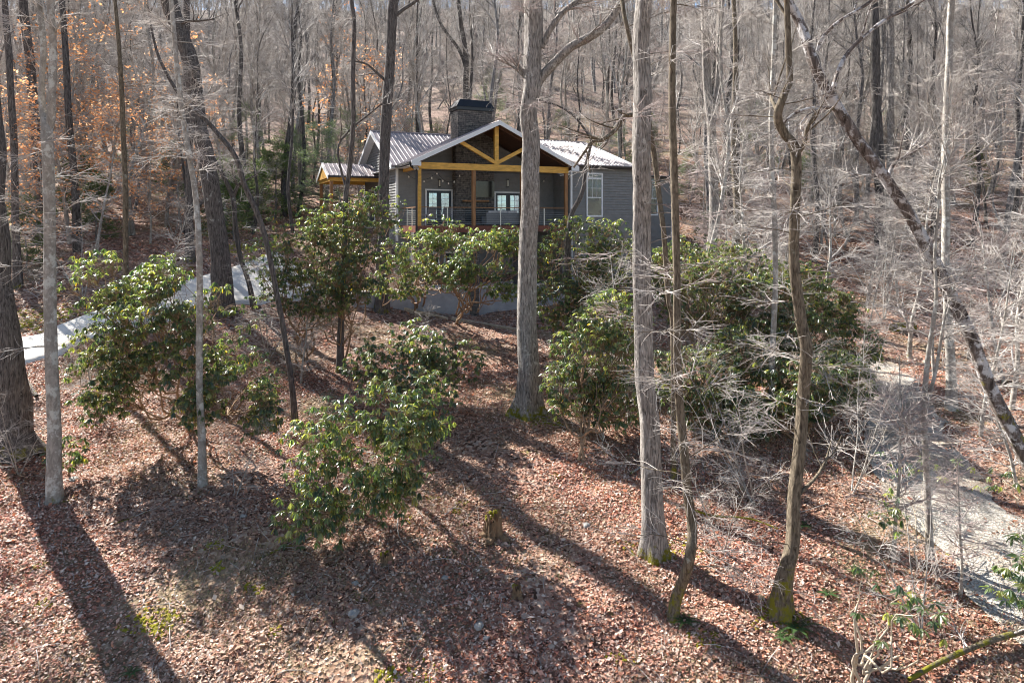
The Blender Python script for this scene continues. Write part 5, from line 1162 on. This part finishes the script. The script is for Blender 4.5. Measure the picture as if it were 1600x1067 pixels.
def moss():
    V = []; Q = []; n = 0
    sp = [(235, 965, .4), (245, 975, .25), (660, 1050, .25), (605, 1055, .15), (675, 778, .16), (722, 786, .14), (718, 798, .14), (335, 850, .15), (340, 890, .12), (60, 885, .1), (65, 945, .15), (430, 985, .08),
          (60, 490, 1.2), (75, 505, 1.0), (45, 500, 1.0), (240, 425, 1.0), (220, 435, .9), (265, 420, .8), (375, 385, 1.3), (360, 392, 1.0), (395, 380, 1.0), (100, 780, .25), (855, 655, .3), (835, 660, .3), (870, 665, .25), (1000, 860, .3), (1055, 855, .4), (1062, 862, .35), (1210, 955, .35), (1240, 975, .3), (970, 1030, .2), (770, 800, .12), (1100, 1000, .2), (640, 805, .14), (870, 745, .12), (400, 920, .15), (1480, 860, .3)]
    for (px, py, r) in sp:
        x, y, z = hit(px, py)
        for k in range(int(16+r*80)):
            a = rng.uniform(0, 6.28); q = math.sqrt(rng.random())*r*rng.uniform(.6, 1.3); cx, cy = x+cos(a)*q*1.5, y+sin(a)*q; rr = rng.uniform(.02, .055)*(1+r*.9)
            th = np.arange(7)*2*pi/7; ph = rng.uniform(0, 6); rad = rr*(1+.3*np.sin(2*th+ph))
            r1 = np.column_stack([cx+np.cos(th)*rad, cy+np.sin(th)*rad]); r2 = np.column_stack([cx+np.cos(th)*rad*.6, cy+np.sin(th)*rad*.6]); r3 = np.column_stack([cx+np.cos(th)*rad*.08, cy+np.sin(th)*rad*.08])
            h = rr*.28; v = np.concatenate([np.column_stack([r1, g(r1[:, 0], r1[:, 1])-.02]), np.column_stack([r2, g(r2[:, 0], r2[:, 1])+h*.8]), np.column_stack([r3, g(r3[:, 0], r3[:, 1])+h])])
            j = np.arange(7); j2 = (j+1) % 7; q4 = np.concatenate([np.stack([j, j2, j2+7, j+7], 1), np.stack([j+7, j2+7, j2+14, j+14], 1)])
            V.append(v); Q.append(q4+n); n += 21
    tag(link('moss', mesh_np('moss', np.concatenate(V), np.concatenate(Q)), M['moss']), 'bright yellow green moss cushions on the ground', 'moss', kind='stuff')
moss()

# ================================================================== stumps, stones, fallen wood
def stump(px, py, R, H, label, seed):
    x, y, z = hit(px, py); rng = np.random.default_rng(seed); k = 40; th = np.arange(k)*2*pi/k; root = empty('tree_stump', (x, y, z), label=label, cat='stump')
    prof = [(-.12, 1.5), (.0, 1.35), (.12, 1.05), (.3, .92), (.55, .85), (.8, .8), (1.0, .76)]
    jag = 1+.22*np.sin(2*th+1)+.16*np.sin(5*th+2)+rng.normal(size=k)*.10; V = []
    for i, (h, f) in enumerate(prof):
        rr = R*f*(1+.12*np.sin(4*th+seed)+.07*np.sin(9*th)+rng.normal(size=k)*.05 + (.25 if h < .1 else 0)*np.cos(5*th+seed)); V.append(np.column_stack([np.cos(th)*rr, np.sin(th)*rr, h*H*(jag if h > .4 else np.ones(k))]))
    for (f, dz) in ((.6, -.04), (.5, -.35), (.05, -.4)):
        V.append(np.column_stack([np.cos(th)*R*f, np.sin(th)*R*f, np.clip(H*jag+dz*H+rng.normal(size=k)*.02, .05, 9) if f > .1 else np.full(k, H*.5)]))
    n = len(V); i, j = np.meshgrid(np.arange(n-1), np.arange(k), indexing='ij'); j2 = (j+1) % k
    link('wood', mesh_np('wood', np.concatenate(V), np.stack([i*k+j, i*k+j2, (i+1)*k+j2, (i+1)*k+j], -1).reshape(-1, 4), smooth=False), M['wood_rot'], root)
    m = MB(); 
    for q in range(7):
        a = rng.uniform(1.2, 3.6); c = (cos(a)*R*.78, sin(a)*R*.78, H*(1.0+.1*rng.normal())); r = rng.uniform(.05, .09)*R/.3
        vs = []; 
        for ring, (hh, ff) in enumerate(((-.5, 1), (.3, .9), (.7, .4))):
            for t in range(7): vs.append((c[0]+cos(t*.8976)*r*ff, c[1]+sin(t*.8976)*r*ff, c[2]+hh*r))
        m.add(vs, [(a_, (a_+1) % 7, 7+(a_+1) % 7, 7+a_) for a_ in range(7)]+[(7+a_, 7+(a_+1) % 7, 14+(a_+1) % 7, 14+a_) for a_ in range(7)]+[tuple(range(14, 21))])
    m.build('moss_cap', M['moss'], root, smooth=True); return root
stump(771, 836, .21, .40, 'broken rotten stump topped with moss in the middle of the leaf slope', 3)
stump(808, 930, .10, .17, 'small dark splintered stump below the mossy one', 5)
stump(603, 878, .13, .16, 'low pale weathered stump near the foreground rhododendron', 8)
def rock(px, py, r, label, seed):
    import bmesh
    x, y, z = hit(px, py); bm = bmesh.new(); bmesh.ops.create_icosphere(bm, subdivisions=3, radius=r); rr = np.random.default_rng(seed); ph = rr.uniform(0, 6, 6)
    for v in bm.verts:
        c = v.co/r; f = 1+.16*sin(3*c.x+ph[0])*sin(2.5*c.y+ph[1])+.08*sin(6*c.z+ph[2]+4*c.x)+.05*sin(9*c.y+ph[3]); v.co *= f; v.co.z *= .55; v.co.x *= 1.3
    me = bpy.data.meshes.new('rock'); bm.to_mesh(me); bm.free(); o = link('rock', me, M['rock']); o.location = (x, y, z+r*.12); o.rotation_euler = (0, 0, rr.uniform(0, 6)); tag(o, label, 'rock')
rock(748, 980, .09, 'pale rock lying in shadow at the bottom centre, upper of a pair', 1); rock(760, 998, .06, 'smaller pale rock just below its pair at bottom centre', 2)
rock(696, 903, .07, 'white pebble-like rock below the low weathered stump', 3); rock(916, 822, .08, 'grey rock near the shadow line left of the thick pale trunk', 4)
rock(555, 913, .07, 'grey rock in shade below the foreground rhododendron', 5); rock(553, 962, .10, 'flat grey rock near bottom edge, left of centre', 6); rock(380, 808, .07, 'pale rock right of the small clump of stems', 7)
rock(115, 750, .11, 'flat grey slab rock at the foot of the forked pale trunk', 9)
def fallen(name, label, pts, r0, r1, m='bark_moss', up=.0, seed=1, twigs=6):
    P = []
    for i, (px, py) in enumerate(pts):
        h = hit(px, py); P.append((h[0], h[1], h[2]+r0+up))
    P = np.array(P); R = np.linspace(r0, r1, len(P)); C, r, V, Q = trunk_tube(P, R, 9, seed, 0, .08, step=.12); O = C[0].copy(); root = empty(name, tuple(O), label=label, cat='branch')
    link('wood', mesh_np('wood', V-O, Q), M[m], root); rg = np.random.default_rng(seed)
    a = grow(C[None], r[None], twigs, .2, 1, (.4, 1.2), (.5, 1.1), rg, .2, .15, 6, .5, .004); b = grow(a[0], a[1], 4, .2, 1, (.15, .5), (.5, 1), rg, .1, .2, 4, .7, .003)
    V, Q = join([tubes(a[0]-O, a[1], 4), tubes(b[0]-O, b[1], 3)]); link('twigs', mesh_np('twigs', V, Q), M['twig_pale'], root)
fallen('fallen_branch', 'mossy fallen branch at the bottom right corner', [(1420, 1075), (1470, 1050), (1530, 1022), (1600, 1003), (1640, 995)], .035, .06, up=.12, seed=2)
fallen('fallen_branch', 'thin dead branch on the leaves below the foreground rhododendron', [(405, 875), (440, 858), (470, 850), (500, 835)], .02, .008, seed=3)
fallen('fallen_branch', 'thin stick lying left of the foreground rhododendron', [(175, 822), (200, 812), (235, 798)], .012, .005, seed=4, twigs=5)
fallen('fallen_branch', 'long dead limb lying across the shaded slope left of the twisted trunk', [(1065, 800), (1110, 818), (1170, 822), (1215, 838)], .03, .015, seed=5, up=.15)
fallen('fallen_log', 'mossy log at the head of the gravel road', [(1395, 520), (1415, 518), (1432, 520)], .22, .18, seed=6, twigs=5)
fallen('fallen_log', 'dark log below the sapling on the left bank, beside the thick edge trunk', [(34, 585), (45, 605), (58, 622)], .07, .05, 'bark_dark', seed=7, twigs=5)
fallen('fallen_branch', 'pale twisted dead limb at the foot of the slope below the right thicket', [(985, 745), (1000, 735), (1020, 722)], .03, .02, 'bark_smooth', seed=8, up=.05)
# ferns
def fern(px, py, label, seed, s=.3):
    rg = np.random.default_rng(seed); x, y, z = hit(px, py); V = []; n = 0; Fc = []
    for f in range(9):
        a = f*.7+rg.uniform(-.2, .2); L = s*rg.uniform(.8, 1.2)
        for q in range(12):
            t = (q+1)/12; c = np.array([cos(a)*L*t, sin(a)*L*t, .6*L*t*(1-.8*t)]); w = s*.22*(1-t)+.01; sd = np.array([-sin(a), cos(a), 0])
            for sg in (-1, 1): V += [c, c+sd*sg*w+np.array([cos(a), sin(a), 0])*.01, c+np.array([cos(a), sin(a), 0])*L/12]; Fc.append((n, n+1, n+2)); n += 3
    o = link('fern', mesh_np('fern', V, None, Fc, smooth=False, col=np.tile((.05, .10, .03), (n, 1))), M['needle']); o.location = (x, y, z+.02); tag(o, label, 'fern')
fern(1245, 985, 'dark green fern at the foot of the twisted trunk', 1, .4); fern(1225, 1000, 'small fern below the twisted trunk foot', 2); fern(1255, 825, 'fern in shade right of the twisted trunk', 3, .25)
fern(1070, 975, 'fern beside the bent foot of the dark mossy trunk', 4); fern(205, 1055, 'tiny fern at the bottom left edge', 5, .22); fern(1295, 930, 'fern on the shaded slope left of the pale gnarled shrub', 6, .25); fern(1338, 895, 'fern in shade above the pale gnarled shrub', 7, .25)
